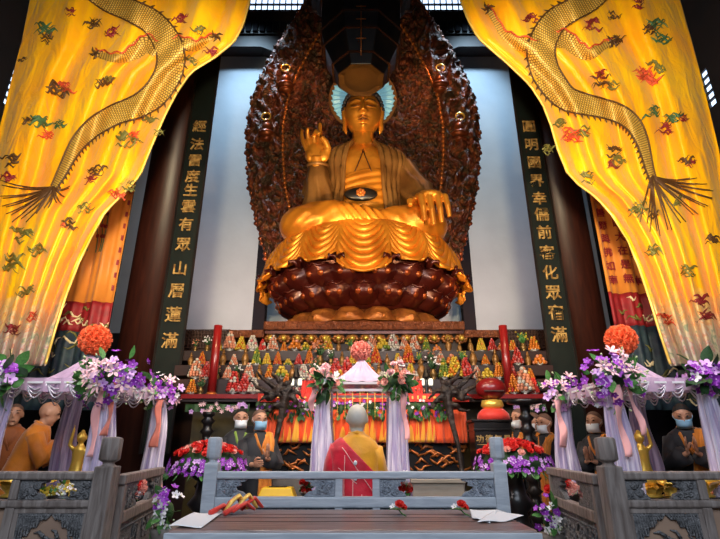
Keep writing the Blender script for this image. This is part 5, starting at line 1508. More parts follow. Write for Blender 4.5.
# ================================================================ RAILINGS
def hbar(m, x0, x1, y0, y1, z0, z1): m.box(x0, x1, y0, y1, z0, z1)
def newel(parent, x, y, zt_, w, mt, zn):
    m = MB()
    m.box(x-w/2, x+w/2, y-w/2, y+w/2, 0, zn)
    m.build('newel_post', mt, parent, smooth=False, bevel=.008)
    m = MB(); h = zt_-zn
    m.lathe([(w*.42, 0), (w*.30, h*.06), (w*.30, h*.12), (w*.50, h*.20), (w*.54, h*.24), (w*.54, h*.90), (w*.48, h*.97), (w*.30, h)], 8, (x, y, zn), rot=PI/8)
    m.build('newel_cap', mt, parent, smooth='auto')
def cloud_carving(parent, x0, x1, z0, z1, y, d, mt, seed, mir=False, fan=True):
    """openwork cloud scroll filling one end of a rail bay; solid body with raised scrolls"""
    m = MB(); rg = random.Random(seed); w = x1-x0; h = z1-z0
    prof = [(0, 0), (0, 1), (.98, 1), (.94, .86), (.76, .80), (.80, .62), (.62, .54), (.66, .36), (.86, .26), (.96, .10), (.98, 0)]
    poly = [((x1-px*w) if mir else (x0+px*w), z0+pz*h) for px, pz in prof]
    if not mir: poly = poly[::-1]
    m.prism(poly, y-d/2, y+d/2)
    o = m.build('cloud_bracket', mt, parent, smooth=False, bevel=.004)
    m = MB()
    for k in range(7):
        cx = rg.uniform(.12, .72); cz = rg.uniform(.18, .82); r = rg.uniform(.08, .15)*h*1.4
        cx = (x1-cx*w) if mir else x0+cx*w; cz = z0+cz*h
        pts = [(cx+r*(1-q/14)*math.cos(q*.75+k), y-d/2-.004, cz+r*(1-q/14)*math.sin(q*.75+k)) for q in range(12)]
        m.tube(pts, .006, 5)
    m.build('carved_scrolls', mt, parent)
def centre_rail():
    Y = 3.58; W = .10
    xl_, xr_ = P(211.5, 480, Y).x, P(499.5, 480, Y).x
    t = thing('centre_rail', 'blue-grey carved balustrade section behind the dark table, with two round-capped posts', 'railing', (0, Y, 0))
    mt = M['greycenter']; z0t, z1t = P(0, 479, Y-.03).z, P(0, 471.5, Y-.03).z; z0b, z1b = P(0, 508, Y-.03).z, P(0, 497, Y-.03).z
    for x in (xl_, xr_): newel(t, x, 0, P(0, 437, Y).z, .092, mt, P(0, 463, Y).z)
    MB().box(xl_+.04, xr_-.04, -.035, .035, z0t, z1t).build('top_rail', mt, t, smooth=False, bevel=.01)
    MB().box(xl_+.04, xr_-.04, -.035, .035, z0b, z1b).build('middle_rail', mt, t, smooth=False, bevel=.01)
    MB().box(xl_+.04, xr_-.04, -.035, .035, .15, .28).build('bottom_rail', mt, t, smooth=False, bevel=.01)
    mx = [P(p_, 488, Y).x for p_ in (339, 376)]
    for x in mx: MB().box(x-.025, x+.025, -.028, .028, .28, z0b).box(x-.024, x+.024, -.027, .027, z1b, z0t).build('mullion', mt, t, smooth=False)
    c = M['bluecarve']
    for (a, b, mir) in ((xl_+.045, xl_+.25, False), (mx[0]-.24, mx[0]-.025, True), (mx[1]+.025, mx[1]+.21, False), (xr_-.27, xr_-.045, True)):
        cloud_carving(t, a, b, z1b, z0t, 0, .035, c, int(a*100), mir)
    m = MB()
    for (a, b) in ((xl_+.045, mx[0]-.025), (mx[0]+.025, mx[1]-.025), (mx[1]+.025, xr_-.045)): m.box(a, b, -.012, .012, .28, z0b)
    m.build('lower_panel', c, t, smooth=False)
centre_rail()
def side_rail(s):
    side = 'left' if s < 0 else 'right'
    Y = 3.2; xn = P(106 if s < 0 else 611, 480, Y).x; xe = s*3.3
    t = thing('carved_balustrade', 'weathered grey carved balustrade across the lower %s with a tall capped post' % side, 'railing', (0, Y, 0))
    mt = M['greywood']; c = M['greycarve']
    zt0, zt1 = P(0, 480, Y-.03).z, P(0, 471.5, Y-.03).z; zm0, zm1 = P(0, 508, Y-.03).z, P(0, 500, Y-.03).z
    newel(t, xn, 0, P(0, 437, Y).z, .115, mt, P(0, 466, Y).z)
    a, b = sorted((xn+s*.05, xe))
    for z0, z1, nm in ((zt0, zt1, 'top_rail'), (zm0, zm1, 'middle_rail'), (.1, .22, 'bottom_rail')):
        MB().box(a, b, -.04, .04, z0, z1).build(nm, mt, t, smooth=False, bevel=.012)
    xs = [xn+s*.05]; 
    xm_ = P(19 if s < 0 else 698, 500, Y).x
    bays = [(xn+s*.055, xm_), (xm_+s*.05, xe)]
    for k, x in enumerate((xm_+s*.025,)):
        MB().box(x-.028, x+.028, -.035, .035, .22, zm0).box(x-.026, x+.026, -.033, .033, zm1, zt0).build('mullion', mt, t, smooth=False, bevel=.005)
    x0, x1 = sorted(bays[0]); w = x1-x0
    cloud_carving(t, x0, x0+w*.36, zm1, zt0, 0, .04, c, 5+s, False); cloud_carving(t, x1-w*.36, x1, zm1, zt0, 0, .04, c, 9+s, True)
    # lower panel: recessed board with stepped fretted corners
    zb, zt_ = .22, zm0
    MB().box(x0, x1, -.008, .02, zb, zt_).build('recessed_board', M['recess'], t, smooth=False)
    m = MB(); fr = .03
    m.box(x0, x1, -.025, -.008, zt_-fr, zt_).box(x0, x0+fr, -.025, -.008, zb, zt_-fr).box(x1-fr, x1, -.025, -.008, zb, zt_-fr)
    m.build('panel_frame', mt, t, smooth=False, bevel=.003)
    hh = zt_-fr
    for mir in (0, 1):
        cs = MB(); sc = MB()
        X = lambda q: (x1-fr-q) if mir else (x0+fr+q)
        poly = [(0, 0), (.20, 0), (.17, -.035), (.135, -.035), (.12, -.075), (.09, -.075), (.075, -.12), (.045, -.12), (.03, -.19), (0, -.19)]
        pl_ = [(X(q), hh+z) for q, z in poly]
        cs.prism(pl_ if mir else pl_[::-1], -.022, -.008)
        for k in range(10):
            q = .015+.016*k; z = -.02-.006*(k % 2)
            sc.tube([(X(q), -.026, hh-.012), (X(q)+.004, -.026, hh-min(.15, (.20-q)*.75))], .0035, 4)
        cs.build('corner_fret', c, t, smooth=False, bevel=.003)
        sc.tube([(X(.01), -.024, hh-.012), (X(.17), -.024, hh-.012)], .0035, 4)
        sc.build('fret_lines', c, t)
    md = MB(); cx = (x0+x1)/2; rg = random.Random(3)
    zc = hh-.28
    md.sphere((cx, -.01, zc), .15, 24, 12, (1.15, .12, 1))
    for k in range(26):
        a_ = 2*PI*k/26; r = .13+.03*(k % 2)
        md.tube([(cx+r*1.1*math.cos(a_), -.022, zc+r*math.sin(a_)), (cx+r*1.3*math.cos(a_+.15), -.018, zc+r*1.18*math.sin(a_+.15)), (cx+r*1.35*math.cos(a_+.3), -.012, zc+r*1.2*math.sin(a_+.3))], [.012, .009, .003], 5)
    for k in range(12):
        a_ = rg.uniform(0, 6.28); r = .09*rg.random(); md.sphere((cx+r*math.cos(a_), -.03, zc+r*math.sin(a_)), .022, 6, 5)
    md.build('carved_medallion', c, t)
    x0, x1 = sorted(bays[1])
    MB().box(x0, x1, -.008, .02, .22, zm0).build('recessed_board', M['recess'], t, smooth=False)
side_rail(-1); side_rail(1)
def gate_panel(s):
    side = 'left' if s < 0 else 'right'
    A = P(121 if s < 0 else 597, 480, 3.35); B = P(160 if s < 0 else 551, 470, 4.55)
    d = Vector((B.x-A.x, 1.2, 0)); L_ = d.length; an = math.atan2(d.y, d.x)
    t = thing('carved_side_panel', 'dark grey carved panel of the balustrade running back beside the %s tall post' % side, 'railing', (A.x, 3.35, 0), rz=an)
    mt = M['greywood']; c = M['greycarve']
    zt1 = P(0, 474.5, 3.35).z; zt0 = zt1-.06; zm1 = zt1-.22; zm0 = zm1-.07; sd = .03
    for z0, z1, nm in ((zt0, zt1, 'top_rail'), (zm0, zm1, 'middle_rail'), (.1, .2, 'bottom_rail')):
        MB().box(-.02 if nm == 'top_rail' else .05, L_+(.04 if nm == 'top_rail' else -.05), -.035, .035, z0, z1).build(nm, mt, t, smooth=False, bevel=.008)
    for x in (0, L_-.06): MB().box(x, x+.06, -.03, .03, 0, zt0).build('stile', mt, t, smooth=False, bevel=.006)
    vy = -sd if s < 0 else sd
    w = L_-.12
    cloud_carving(t, .06, .06+w*.34, zm1, zt0, 0, .04, c, 21, False); cloud_carving(t, L_-.06-w*.34, L_-.06, zm1, zt0, 0, .04, c, 22, True)
    MB().box(.06, L_-.06, -.012, .012, .2, zm0).build('lower_board', c, t, smooth=False)
    m = MB(); rg = random.Random(6)
    for q in (-1, 1):
        for k in range(44):
            cx, cz = rg.uniform(.14, L_-.14), rg.uniform(.3, zm0-.08); r = rg.uniform(.03, .08)
            m.tube([(cx+r*(1-j/11)*math.cos(j*.8+k), q*.016, cz+r*(1-j/11)*math.sin(j*.8+k)) for j in range(10)], .009, 5)
        m.tube([(.1, q*.016, zm0-.04), (L_-.1, q*.016, zm0-.04)], .008, 5)
    m.build('carved_scrolls', c, t)
gate_panel(-1); gate_panel(1)

# ================================================================ FRONT TABLE
zt_ = .92
fl_, fr_ = G(168, 530, zt_), G(538, 530, zt_)
yb = G(0, 509.5, zt_).y
t = thing('altar_front_table', 'long dark brown wooden table in the foreground with a pale grey apron', 'table', (0, (fl_.y+yb)/2, 0))
hy = (yb-fl_.y)/2
MB().box(fl_.x, fr_.x, -hy, hy, zt_-.035, zt_).build('table_top', M['tabletop'], t, smooth=False, bevel=.012)
MB().box(fl_.x-.015, fr_.x+.015, -hy-.014, -hy, zt_-.05, zt_-.012).build('top_moulding', M['greycenter'], t, smooth=False, bevel=.004)
MB().box(fl_.x+.03, fr_.x-.03, -hy+.015, -hy+.05, zt_-.20, zt_-.036).box(fl_.x+.03, fr_.x-.03, hy-.05, hy-.02, zt_-.2, zt_-.036).build('apron', M['tableapron'], t, smooth=False)
m = MB()
for q in (-.13, .02, .17): m.box(fl_.x+.01, fr_.x-.01, q-.002, q+.002, zt_-.001, zt_+.0015)
m.build('board_seams', M['black'], t, smooth=False)
for x in (fl_.x+.08, fr_.x-.08):
    for y in (-hy+.06, hy-.07): MB().box(x-.04, x+.04, y-.04, y+.04, 0, zt_-.2).build('leg', M['tableapron'], t, smooth=False, bevel=.005)
def sheet(pts, label):
    ps = [G(px, py, zt_+.004) for px, py in pts]; c = sum(ps, Vector())/len(ps)
    m = MB(); n = 10
    a, b, c2, d = [p-c for p in ps]
    m.grid(lambda u, v: (a.lerp(b, u)).lerp(d.lerp(c2, u), v)+Vector((0, 0, .004+.004*math.sin(u*5+v*3))), n, n)
    o = m.build('paper_sheet', M['paper'], None, solid=.001); o.location = c; tag(o, label, 'paper', 'white sheets on the table')
sheet([(168, 527), (201, 528), (222, 514), (194, 513)], 'white paper sheet lying on the front left corner of the dark table')
sheet([(477, 523), (506, 521.5), (524, 517), (497, 510)], 'white paper sheet on the right end of the dark table, left piece by the rose') 
sheet([(472, 519), (490, 523), (498, 511), (470, 510)], 'small white paper sheet beside the rightmost red rose on the table')
# red and yellow ribboned bundle
c = G(235, 513, zt_)
t = thing('ribbon_bundle', 'red and yellow ribboned bundle lying beside the left paper sheet', 'ribbon', (c.x, c.y, zt_))
for k, (dx, dy, h, mt) in enumerate(((-.08, -.08, .05, 'redcloth'), (-.02, 0, .09, 'redcloth'), (.05, -.06, .06, 'redcloth'), (.08, .04, .08, 'redcloth'), (0, -.04, .1, 'threadgold'), (.05, .01, .1, 'threadgold'))):
    MB().tube([(dx-.04, dy-.05, .018), (dx-.01, dy-.02, h*.7), (dx+.02, dy+.02, h), (dx+.05, dy+.05, h*.5), (dx+.07, dy+.06, .02)], [.016, .02, .022, .02, .014], 8, .5).build('ribbon_loop', M[mt], t)
for dx, dy in ((-.11, -.12), (-.02, -.14)): MB().tube([(dx+.05, dy+.08, .05), (dx+.02, dy+.03, .03), (dx, dy-.03, .018)], [.012, .016, .017], 8).build('ribbon_end', M['redcloth'], t)
def posy(px, py, label, z, Y=None, red=True):
    c = G(px, py, z) if Y is None else P(px, py, Y)
    t = thing('rose_posy', label, 'flower', (c.x, c.y, c.z if Y else z), group='small rose posies')
    r = part_from(FM['rosered'], 'red_rose', t, (.01, -.01, .055), (R(40), 0, 0), .026)
    part_from(FM['white'], 'white_blossom', t, (-.03, 0, .045), (R(30), R(-30), 0), .022); part_from(FM['rosered'], 'red_rose', t, (.035, 0, .04), (R(50), R(30), 0), .018)
    for k in range(7):
        a = k*.9; part_from(FM['leaf'], 'leaf', t, (0, 0, .025), (orient(Vector((math.cos(a), math.sin(a), .35)))).to_euler(), .06)
    MB().tube([(0, 0, .035), (.02, -.04, .012), (.04, -.1, .006)], [.004, .004, .003], 5).build('stem', M['leaf'], t)
posy(398, 515, 'little red rose posy on the middle of the dark table, right of the monk', zt_)
posy(460, 515, 'little red rose posy on the dark table touching the right paper sheet', zt_)
# roses tied to the centre rail ends of the carved brackets
for px, side in ((307, 'left'), (405, 'right')):
    c = P(px, 486, 3.68); t = thing('rail_roses', 'red and white roses showing behind the centre rail, %s of the monk' % side, 'flowers', (c.x, 3.74, 0))
    MB().lathe([(.05, 0), (.06, .4), (.04, c.z-.08), (.05, c.z-.05)], 14).build('vase', M['black'], t)
    bouquet(t, (0, 0, c.z), .075, .05, .085, [('leaf', 8, .05, (0, -.3), .4), ('rosered', 6, .022, (0, -.2), .4), ('white', 8, .022, (0, .5), .3), ('peach', 2, .02, (0, 0), .4)])

# ================================================================ PEOPLE
def capsule(m, a, b, r0, r1, n=12):
    m.sphere(a, r0, n, 8); m.sphere(b, r1, n, 8); m.tube([a, Vector(a).lerp(Vector(b), .5), b], [r0, (r0+r1)/2, r1], n)
def hand(m, W, d, palm, s, curl=.5, r=.0095):
    """palm and five separate bent fingers; W wrist, d pointing direction, palm normal"""
    d = Vector(d).normalized(); n = Vector(palm); n = (n-d*n.dot(d)).normalized(); x = d.cross(n)*s
    W = Vector(W); rot = Matrix((x, d, n)).transposed()
    m.sphere(W+d*.045, .042, 12, 8, (.95, 1.15, .38), rot)
    for k, (dx, L_) in enumerate(((-.028, .068), (-.009, .077), (.010, .072), (.028, .056))):
        p = W+d*.075+x*dx; pts = [p-d*.02]; dd = d.copy()
        for q in range(3):
            ang = curl*(.25+.35*q); dd = (d*math.cos(ang)+n*math.sin(ang)); pts.append(pts[-1]+dd*(L_*(.45, .32, .25)[q]+(.02 if q == 0 else 0)))
        m.tube(pts, [r, r, r*.92, r*.75], 7); m.sphere(pts[-1], r*.75, 6, 5)
    p = W+d*.02-x*.03; pts = [p, p-x*.022+d*.018+n*.008, p-x*.032+d*.042+n*.018, p-x*.026+d*.064+n*.026]
    m.tube(pts, [r*1.4, r*1.25, r*1.1, r*.8], 7); m.sphere(pts[-1], r*.8, 6, 5)
def person(name_label_, x, y, H, face, robe, collar, arms, mask=None, lean=0, sash=None, scalp=None, hair=None, cap=None, skirt=None, group='monks and nuns around the altar', tilt=0, z0=0, yaw=0, skinm=None, HS=1.13, curl=.4):
    name_label = name_label_; skinm = skinm or M['skin']
    """arms: list of two (elbow, wrist, fingers) local targets ; local frame: faces -Y, height 1.7"""
    t = thing('person', name_label, 'person', (x, y, z0), rz=face, group=group)
    k = H/1.70; t.scale = (k, k, k)
    def ln(p):                       # lean forward from the hips
        p = Vector(p)
        if p.z > .92:
            q = Matrix.Rotation(lean, 3, 'X') @ (p-Vector((0, 0, .92))); p = q+Vector((0, 0, .92))
        return p
    m = MB()
    capsule(m, ln((0, .0, .98)), ln((0, .0, 1.22)), .125, .13)
    m.sphere(ln((0, 0, .94)), 1, 14, 10, (.16, .115, .11)); m.sphere(ln((0, 0, 1.32)), 1, 14, 10, (.185, .105, .13))
    m.tube([ln((0, .01, 1.38)), ln((0, .005, 1.46)), ln((0, -.01, 1.53))], [.07, .055, .052], 12)
    hc = ln((0, -.018, 1.60)); hr = Matrix.Rotation(lean*.6+tilt, 3, 'X') @ Matrix.Rotation(yaw, 3, 'Z')
    def hd(a, b_, c_): return hc+hr@(Vector((a, b_, c_))*HS)
    m.sphere(hd(0, .012, .015), HS, 20, 14, (.074, .092, .088), hr); m.sphere(hd(0, -.022, -.045), HS, 16, 12, (.056, .062, .066), hr)
    m.sphere(hd(0, -.082, -.02), 1, 8, 6, (.013, .02, .022), hr); m.tube([hd(0, -.078, .012), hd(0, -.096, -.022)], [.008, .012], 8)
    m.sphere(hd(0, -.074, -.062), 1, 10, 6, (.024, .012, .010), hr)
    m.sphere(hd(0, -.062, -.095), 1, 10, 6, (.026, .02, .016), hr)
    for s in (-1, 1):
        m.sphere(hd(s*.075, .008, -.005), 1, 8, 6, (.011, .02, .032), hr)
        m.sphere(hd(s*.032, -.072, .026), 1, 8, 6, (.024, .012, .009), hr)
        sh = ln((s*.135, 0, 1.345)); el, wr, fd = arms[0 if s < 0 else 1]; el = ln(el); wr = ln(wr)
        m.sphere(sh, .062, 12, 8); m.tube([sh, sh.lerp(el, .5), el], [.056, .048, .040], 12); m.sphere(el, .040, 10, 8)
        m.tube([el, el.lerp(wr, .5), wr], [.039, .034, .024], 12); m.sphere(wr, .025, 8, 6)
        m.tube([(s*.085, 0, .95), (s*.09, .0, .50), (s*.09, .02, .09)], [.088, .056, .038], 12)
        m.sphere((s*.09, -.04, .045), 1, 10, 6, (.045, .12, .042))
    b = remesh(m, 'body', skinm, .011, 2, t)
    for s in (-1, 1):
        el, wr, fd = arms[0 if s < 0 else 1]; h = MB(); hand(h, ln(wr), fd, (-s*1.0, -.25, .15), s, .06 if wr[2] > 1.15 else curl); h.build('hand', M['skin'], t)
        MB().sphere(hd(s*.032, -.083, .018), 1, 8, 6, (.014, .006, .005), hr).build('eye', M['eye'], t)
        MB().tube([hd(s*.016, -.084, .040), hd(s*.034, -.086, .045), hd(s*.052, -.076, .040)], [.003, .004, .002], 5).build('eyebrow', M['hairblack'], t)
    MB().tube([hd(-.022, -.083, -.062), hd(0, -.087, -.063), hd(.022, -.083, -.062)], .003, 5).build('mouth', M['lip'], t)
    if hair or scalp:
        sc_ = MB()
        def cap_(u, v):
            a = u*2*PI; ph = v*PI*(.36 if math.cos(a) > 0 else .36)
            front = max(0, -math.sin(a-0)); ph = v*PI*(.50-.24*max(0, -math.sin(a))+.12*max(0, math.sin(a)))
            return hd(.0765*math.sin(ph)*math.cos(a), .012+.0945*math.sin(ph)*math.sin(a), .015+.0905*math.cos(ph))
        sc_.grid(cap_, 36, 14); sc_.build('scalp_shade' if scalp else 'hair', scalp or hair, t)  # on shaved heads the dark cap stands for shade
    if mask:
        mk = MB()
        def mf(u, v):
            a = (u-.5)*2*1.15; z = lerp(-.10, -.012, v)
            r = .087-.016*abs(v-.5)*2; return hd(.070*math.sin(a), -.022-r*math.cos(a)+(.012 if v < .15 else 0), z)
        mk.grid(mf, 16, 8); mk.build('face_mask', mask, t, solid=.003)
        st_ = MB()
        for s in (-1, 1): st_.tube([hd(s*.064, -.05, -.03), hd(s*.078, -.01, -.005), hd(s*.078, .012, .02)], .0025, 5)
        st_.build('mask_loop', mask, t)
    if cap:
        MB().grid(lambda u, v: hd(.084*math.sin(v*PI*.5)*math.cos(u*2*PI), .008+.104*math.sin(v*PI*.5)*math.sin(u*2*PI), .022+.088*math.cos(v*PI*.5)), 28, 8).build('cap', cap, t, solid=.004)
    # robe
    SEC = [(.06, .26, .21), (.35, .235, .19), (.65, .22, .175), (.92, .20, .155), (1.10, .18, .145), (1.25, .20, .14), (1.34, .205, .13), (1.40, .175, .11), (1.44, .12, .095), (1.475, .072, .075)]
    S1 = [(a, b_) for a, b_, c_ in SEC]; S2 = [(a, c_) for a, b_, c_ in SEC]
    def rb(a, z, off=0):
        lo = max(0, min(1, (1.1-z)/.9))
        f = 1+.05*math.sin(a*9+z*2)*lo+.03*math.sin(a*15+z*5)*lo+.012*math.sin(a*5+z*14)
        return ln(((interp(S1, z)+off)*f*math.cos(a), (interp(S2, z)+off)*f*math.sin(a), z))
    MB().grid(lambda u, v: rb(u*2*PI, lerp(.06, 1.475, v)), 72, 44).build('robe', robe, t, solid=.006)
    for s in (-1, 1):
        el, wr, fd = arms[0 if s < 0 else 1]; sh = ln((s*.135, .0, 1.35)); el = ln(el); wr = ln(wr); w2 = el.lerp(wr, .82)
        fn = lambda a, q: 1+.07*math.sin(a*6+q*7)
        MB().tube([sh, sh.lerp(el, .5), el, el.lerp(w2, .5), w2], [.088, .084, .085, .086, .095], 28, fn=fn).build('sleeve', robe, t)
    if collar:
        MB().tube([ln((.0, -.135, 1.24)), ln((.035, -.125, 1.33)), ln((.062, -.085, 1.42)), ln((.06, .02, 1.475)), ln((0, .07, 1.485)), ln((-.06, .02, 1.475)), ln((-.062, -.085, 1.42)), ln((-.035, -.128, 1.33)), ln((.02, -.14, 1.22))],
                  [.016, .022, .026, .026, .026, .026, .026, .022, .016], 10, .6).build('collar', collar, t)
    if sash == 'stole':
        PTH = [(0, .10, .06, 1.46), (.12, .11, -.07, 1.465), (.25, .10, -.155, 1.36), (.42, .07, -.185, 1.18), (.6, .05, -.20, .98), (1, .06, -.22, .42)]
        def st(u, v):
            q = [interp([(p_[0], p_[k]) for p_ in PTH], v) for k in (1, 2, 3)]
            w_ = .09+.09*v
            return ln((q[0]+(u-.5)*w_, q[1]+.010*math.sin(u*14+v*4)+.02*abs(u-.5), q[2]-(.02*abs(u-.5) if v < .2 else 0)))
        MB().grid(st, 14, 36).build('stole', collar, t, solid=.008)
    return t, ln, rb
PRAY = [((-.20, -.10, 1.12), (-.026, -.27, 1.18), (.0, -.25, 1)), ((.20, -.10, 1.12), (.026, -.27, 1.18), (.0, -.25, 1))]
HANG = [((-.24, .0, 1.12), (-.25, -.06, .88), (0, -.1, -1)), ((.24, .0, 1.12), (.25, -.06, .88), (0, -.1, -1))]
FWD = [((-.20, -.05, 1.10), (-.13, -.30, 1.12), (.3, -1, .1)), ((.20, -.05, 1.10), (.12, -.30, 1.14), (-.3, -1, .1))]
def zhead(py, Y): return P(0, py, Y).z
# principal monk seen from behind
Y = 4.3; H = zhead(407.5, Y)
t, ln, rb = person('monk seen from behind in yellow robe with crimson mantle, facing the golden statue', P(357, 430, Y).x, Y, H, PI, M['monkyellow'], M['monkyellow'], FWD, skinm=M['scalp'], HS=1.24, tilt=R(6))
# crimson mantle over his left shoulder (viewer left), ending in a diagonal hem
def mant(a, z): return True
def zhem(a):
    z = 1.2
    for _ in range(30): z = lerp(z, 1.31+1.15*math.cos(a)*interp([(.06, .26), (.35, .235), (.65, .22), (.92, .20), (1.10, .18), (1.25, .20), (1.34, .205), (1.40, .175), (1.46, .11)], z), .3)
    return max(.5, min(1.44, z))
MB().grid(lambda u, v: rb(u*2*PI, lerp(.12, zhem(u*2*PI), v), .03), 120, 90).build('crimson_mantle', M['crimson'], t, solid=.012)
MB().tube([(.14, .0, 1.36), (.18, -.02, 1.24), (.205, -.06, 1.08), (.19, -.14, 1.02)], [.098, .10, .11, .11], 28, fn=lambda a, q: 1+.06*math.sin(a*6+q*7)).build('mantle_sleeve', M['crimson'], t)
sm = MB()
for pts in (((.12, 1.36), (-.14, 1.0)), ((.15, 1.20), (.0, 1.08)), ((.10, 1.30), (.10, .60)), ((-.04, 1.0), (-.04, .5)), ((.16, 1.0), (-.1, .9)), ((.17, .9), (.17, .5)), ((.03, 1.12), (.03, .3))):
    (xa_, za_), (xb_, zb3) = pts; q_ = []
    for i in range(12):
        x = lerp(xa_, xb_, i/11); z = lerp(za_, zb3, i/11); rx = interp([(.06, .26), (.35, .235), (.65, .22), (.92, .20), (1.10, .18), (1.25, .205), (1.34, .215), (1.46, .10)], z)+.03
        a = math.acos(max(-1, min(1, x/rx))); q_.append(rb(a, z, .042))
    sm.tube(q_, .0035, 5)
sm.build('mantle_seams', M['seam'], t)
for z in (1.12, 1.24): MB().sphere(rb(PI/2-.05, z, .05), .016, 10, 8, (1, .6, 1.2)).build('mantle_clasp', M['white'], t)
# two masked attendants
Y = 6.45; x = P(240, 430, Y).x
person('masked person in black robe with green collar, left of the orange altar cloth', x, Y, zhead(410, Y), R(18), M['blackrobe'], M['greencollar'], FWD, mask=M['mask'], hair=M['hairblack'], tilt=R(8))
Y = 5.95
t, ln, rb = person('masked monk in black robe with long orange stole, beside the green-collared person', P(258.5, 430, Y).x, Y, zhead(411, Y), R(30), M['blackrobe'], M['orangerobe'], [FWD[0], PRAY[1]], mask=M['maskblue'], scalp=M['scalpshade'], sash='stole', tilt=R(5))
o = MB().box(-.04, .04, -.006, .006, -.02, .055).build('phone', M['black'], smooth=False, bevel=.003); o.location = P(250, 431, 5.75); tag(o, 'dark phone held between the two masked attendants on the left', 'phone')
# trio at right
for px, py, Y, lab, cl, hr_ in ((521, 410, 6.42, 'leftmost of the three masked monks with orange collars right of the red wooden fish', 'orangerobe', 1), (534.5, 414, 6.70, 'middle and farthest of the three masked monks with orange collars', 'orangerobe', 1),
                       (546, 415, 6.25, 'rightmost of the three masked monks with orange collars', 'orangerobe', 1)):
    person(lab, P(px, 430, Y).x, Y, zhead(py, Y), R(-58), M['blackrobe'], M[cl], PRAY, mask=M['mask'], scalp=M['scalpshade'], sash='stole', group='monks and nuns around the altar', tilt=R(8))
Y = 5.75
person('masked monk with praying hands in orange robe between the right pavilion legs', P(596, 430, Y).x, Y, zhead(413, Y), R(-48), M['blackrobe'], M['orangerobe'], PRAY, mask=M['mask'], scalp=M['scalpshade'], sash='stole', tilt=R(5))
# left: bowing monk in orange and one behind
Y = 5.75
person('monk in bright orange robe bowing with hands at his face, behind the left pavilion', P(27, 430, Y).x, Y, zhead(404, Y)*1.02, R(112), M['orangerobe'], M['orangerobe'], [((-.20, -.18, 1.14), (-.04, -.26, 1.34), (0, -.2, 1)), ((.20, -.18, 1.14), (.04, -.26, 1.34), (0, -.2, 1))], lean=R(14), tilt=R(10))
Y = 6.3
person('blurred monk in burnt orange robe standing behind the bowing monk at the far left', P(12, 430, Y).x, Y, zhead(405, Y), R(30), M['burntrobe'], M['burntrobe'], FWD, scalp=M['scalpshade'], lean=R(10))
# right: bowing figures
Y = 5.6
person('person with blue face mask and orange stole raising joined hands in the right pavilion', P(684, 430, Y).x, Y, zhead(405, Y)*1.0, R(-28), M['blackrobe'], M['orangerobe'], [((-.20, -.18, 1.14), (-.04, -.28, 1.28), (0, -.3, 1)), ((.20, -.18, 1.14), (.04, -.28, 1.28), (0, -.3, 1))], mask=M['maskblue'], hair=M['hairblack'], sash='stole', lean=R(12), tilt=R(14))
Y = 5.9
person('person in black robe with dark hair bowing at the far right', P(712, 430, Y).x, Y, zhead(408, Y), R(-20), M['blackrobe'], M['blackrobe'], PRAY, hair=M['hairblack'], lean=R(12), tilt=R(18))
Y = 6.9
person('person in dark robe at the far left behind the burnt orange monk', P(-2, 430, Y).x, Y, zhead(410, Y), R(25), M['blackrobe'], M['blackrobe'], FWD, hair=M['hairblack'])

# ================================================================ LIGHT
def light(kind, loc, target, energy, col, size=1, spot=60, blend=.6, sy=None, name='lamp_light'):
    l = bpy.data.lights.new(name, kind); l.energy = energy; l.color = col
    if kind == 'AREA':
        l.size = size
        if sy: l.shape = 'RECTANGLE'; l.size_y = sy
    elif kind == 'SPOT': l.spot_size = R(spot); l.spot_blend = blend; l.shadow_soft_size = size
    elif kind == 'POINT': l.shadow_soft_size = size
    o = bpy.data.objects.new(name, l); COL.objects.link(o); o.location = loc
    if target is not None: o.rotation_euler = (Vector(target)-Vector(loc)).to_track_quat('-Z', 'Y').to_euler()
    return o
WARM = (1, .60, .26); WARM2 = (1, .74, .42); COOL = (.62, .78, 1)
# daylight through the open temple doors behind the camera
light('AREA', (0, -1.6, 4.6), (0, 3.6, .7), 270, (.76, .86, 1), 5, sy=2.5, name='door_daylight')
# floodlights on the statue
for s in (-1, 1):
    light('SPOT', (s*2.6, 5.6, 3.9), (BX+s*.0, 10.5, 5.8), 640, WARM, .12, 62, .7, name='statue_floodlight')
light('SPOT', (0.0, 6.4, 3.7), (BX, 10.9, 8.7), 2100, (1, .68, .34), .1, 36, .8, name='statue_floodlight')
# lamps on the drapes
for s in (-1, 1):
    light('SPOT', (s*1.2, 1.2, 3.2), (s*3.4, 6.2, 5.4), 2100, (1, .82, .50), .25, 75, .9, name='drape_floodlight')
    light('SPOT', (s*1.3, 3.2, 8.2), (s*3.0, 6.2, 6.4), 500, (1, .82, .5), .15, 80, .9, name='drape_floodlight')
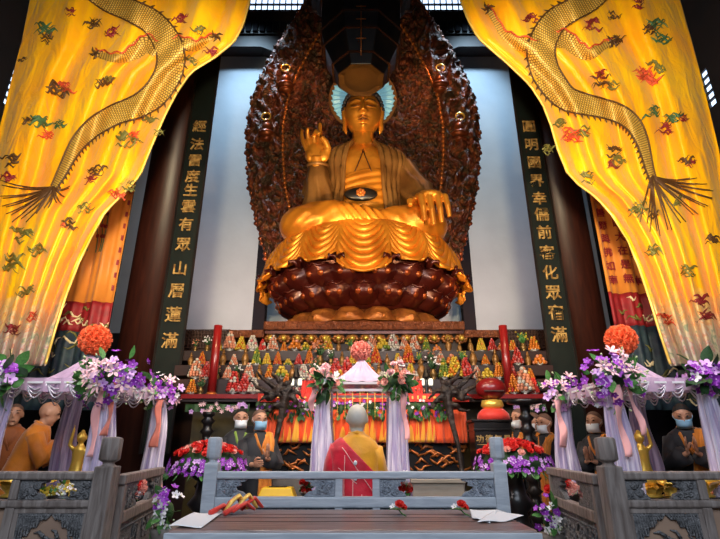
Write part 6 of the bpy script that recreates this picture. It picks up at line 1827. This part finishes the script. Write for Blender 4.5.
# skylight washing down the back wall, warm glow rising from the altar
for s in (-1, 1):
    light('SPOT', (s*4.2, 11.4, 17.2), (s*3.7, 13.9, 10.2), 3000, (.52, .77, 1), .3, 58, 1, name='skylight')
    light('SPOT', (s*3.2, 10.6, 4.2), (s*3.1, 13.9, 6.0), 330, (1, .66, .55), .3, 95, 1, name='wall_uplight')
    light('SPOT', (s*2.3, 10.8, 13.6), (s*2.3, 12.4, 10), 170, (1, .42, .16), .2, 80, .9, name='mandorla_light')
    light('SPOT', (s*2.6, 9.4, 3.6), (s*2.6, 12.4, 7.6), 130, (1, .52, .25), .15, 75, .9, name='mandorla_light')
    light('SPOT', (s*2.3, 6.6, 2.2), (s*3.8, 8.5, 2.8), 45, WARM, .1, 50, .9, name='column_light')
    light('SPOT', (s*1.9, 4.4, 6.0), (s*3.3, 8, 5.2), 55, WARM2, .15, 60, .9, name='board_light')
for s in (-1, 1): light('SPOT', (s*2.3, 4.6, 3.0), (s*4.2, 7.3, 4.0), 130, WARM2, .12, 52, .9, name='banner_fill')  # fill spots added to brighten the orange banners
# lamps over the offerings and the altar
for x in (-2.0, -.7, .7, 2.0):
    light('SPOT', (x, 5.9, 4.3), (x, 7.6, 2.4), 85, (1, .66, .34), .12, 85, .9, name='altar_lamp_light')
light('AREA', (0, 4.6, 3.6), (0, 6.4, 1.5), 100, (1, .85, .7), 2.5, sy=.4, name='altar_lamp_light')
for s in (-1, 1): light('AREA', (s*2.3, 3.5, 3.3), (s*2.5, 4.9, 1.6), 34, (1, .88, .86), 1, sy=.5, name='pavilion_fill')  # fill lights added to brighten the tulle and small gold statues
w = bpy.data.worlds.new('world'); SC.world = w; w.use_nodes = True
w.node_tree.nodes['Background'].inputs['Color'].default_value = (.45, .6, 1, 1); w.node_tree.nodes['Background'].inputs['Strength'].default_value = .01
SC.view_settings.view_transform = 'Standard'; SC.view_settings.look = 'None'; SC.view_settings.exposure = 0; SC.view_settings.gamma = 1
SC.view_settings.use_curve_mapping = False
SC.cycles.max_bounces = 5; SC.cycles.diffuse_bounces = 3; SC.cycles.glossy_bounces = 3; SC.cycles.transparent_max_bounces = 12
SC.cycles.sample_clamp_indirect = 4; SC.cycles.use_denoising = True
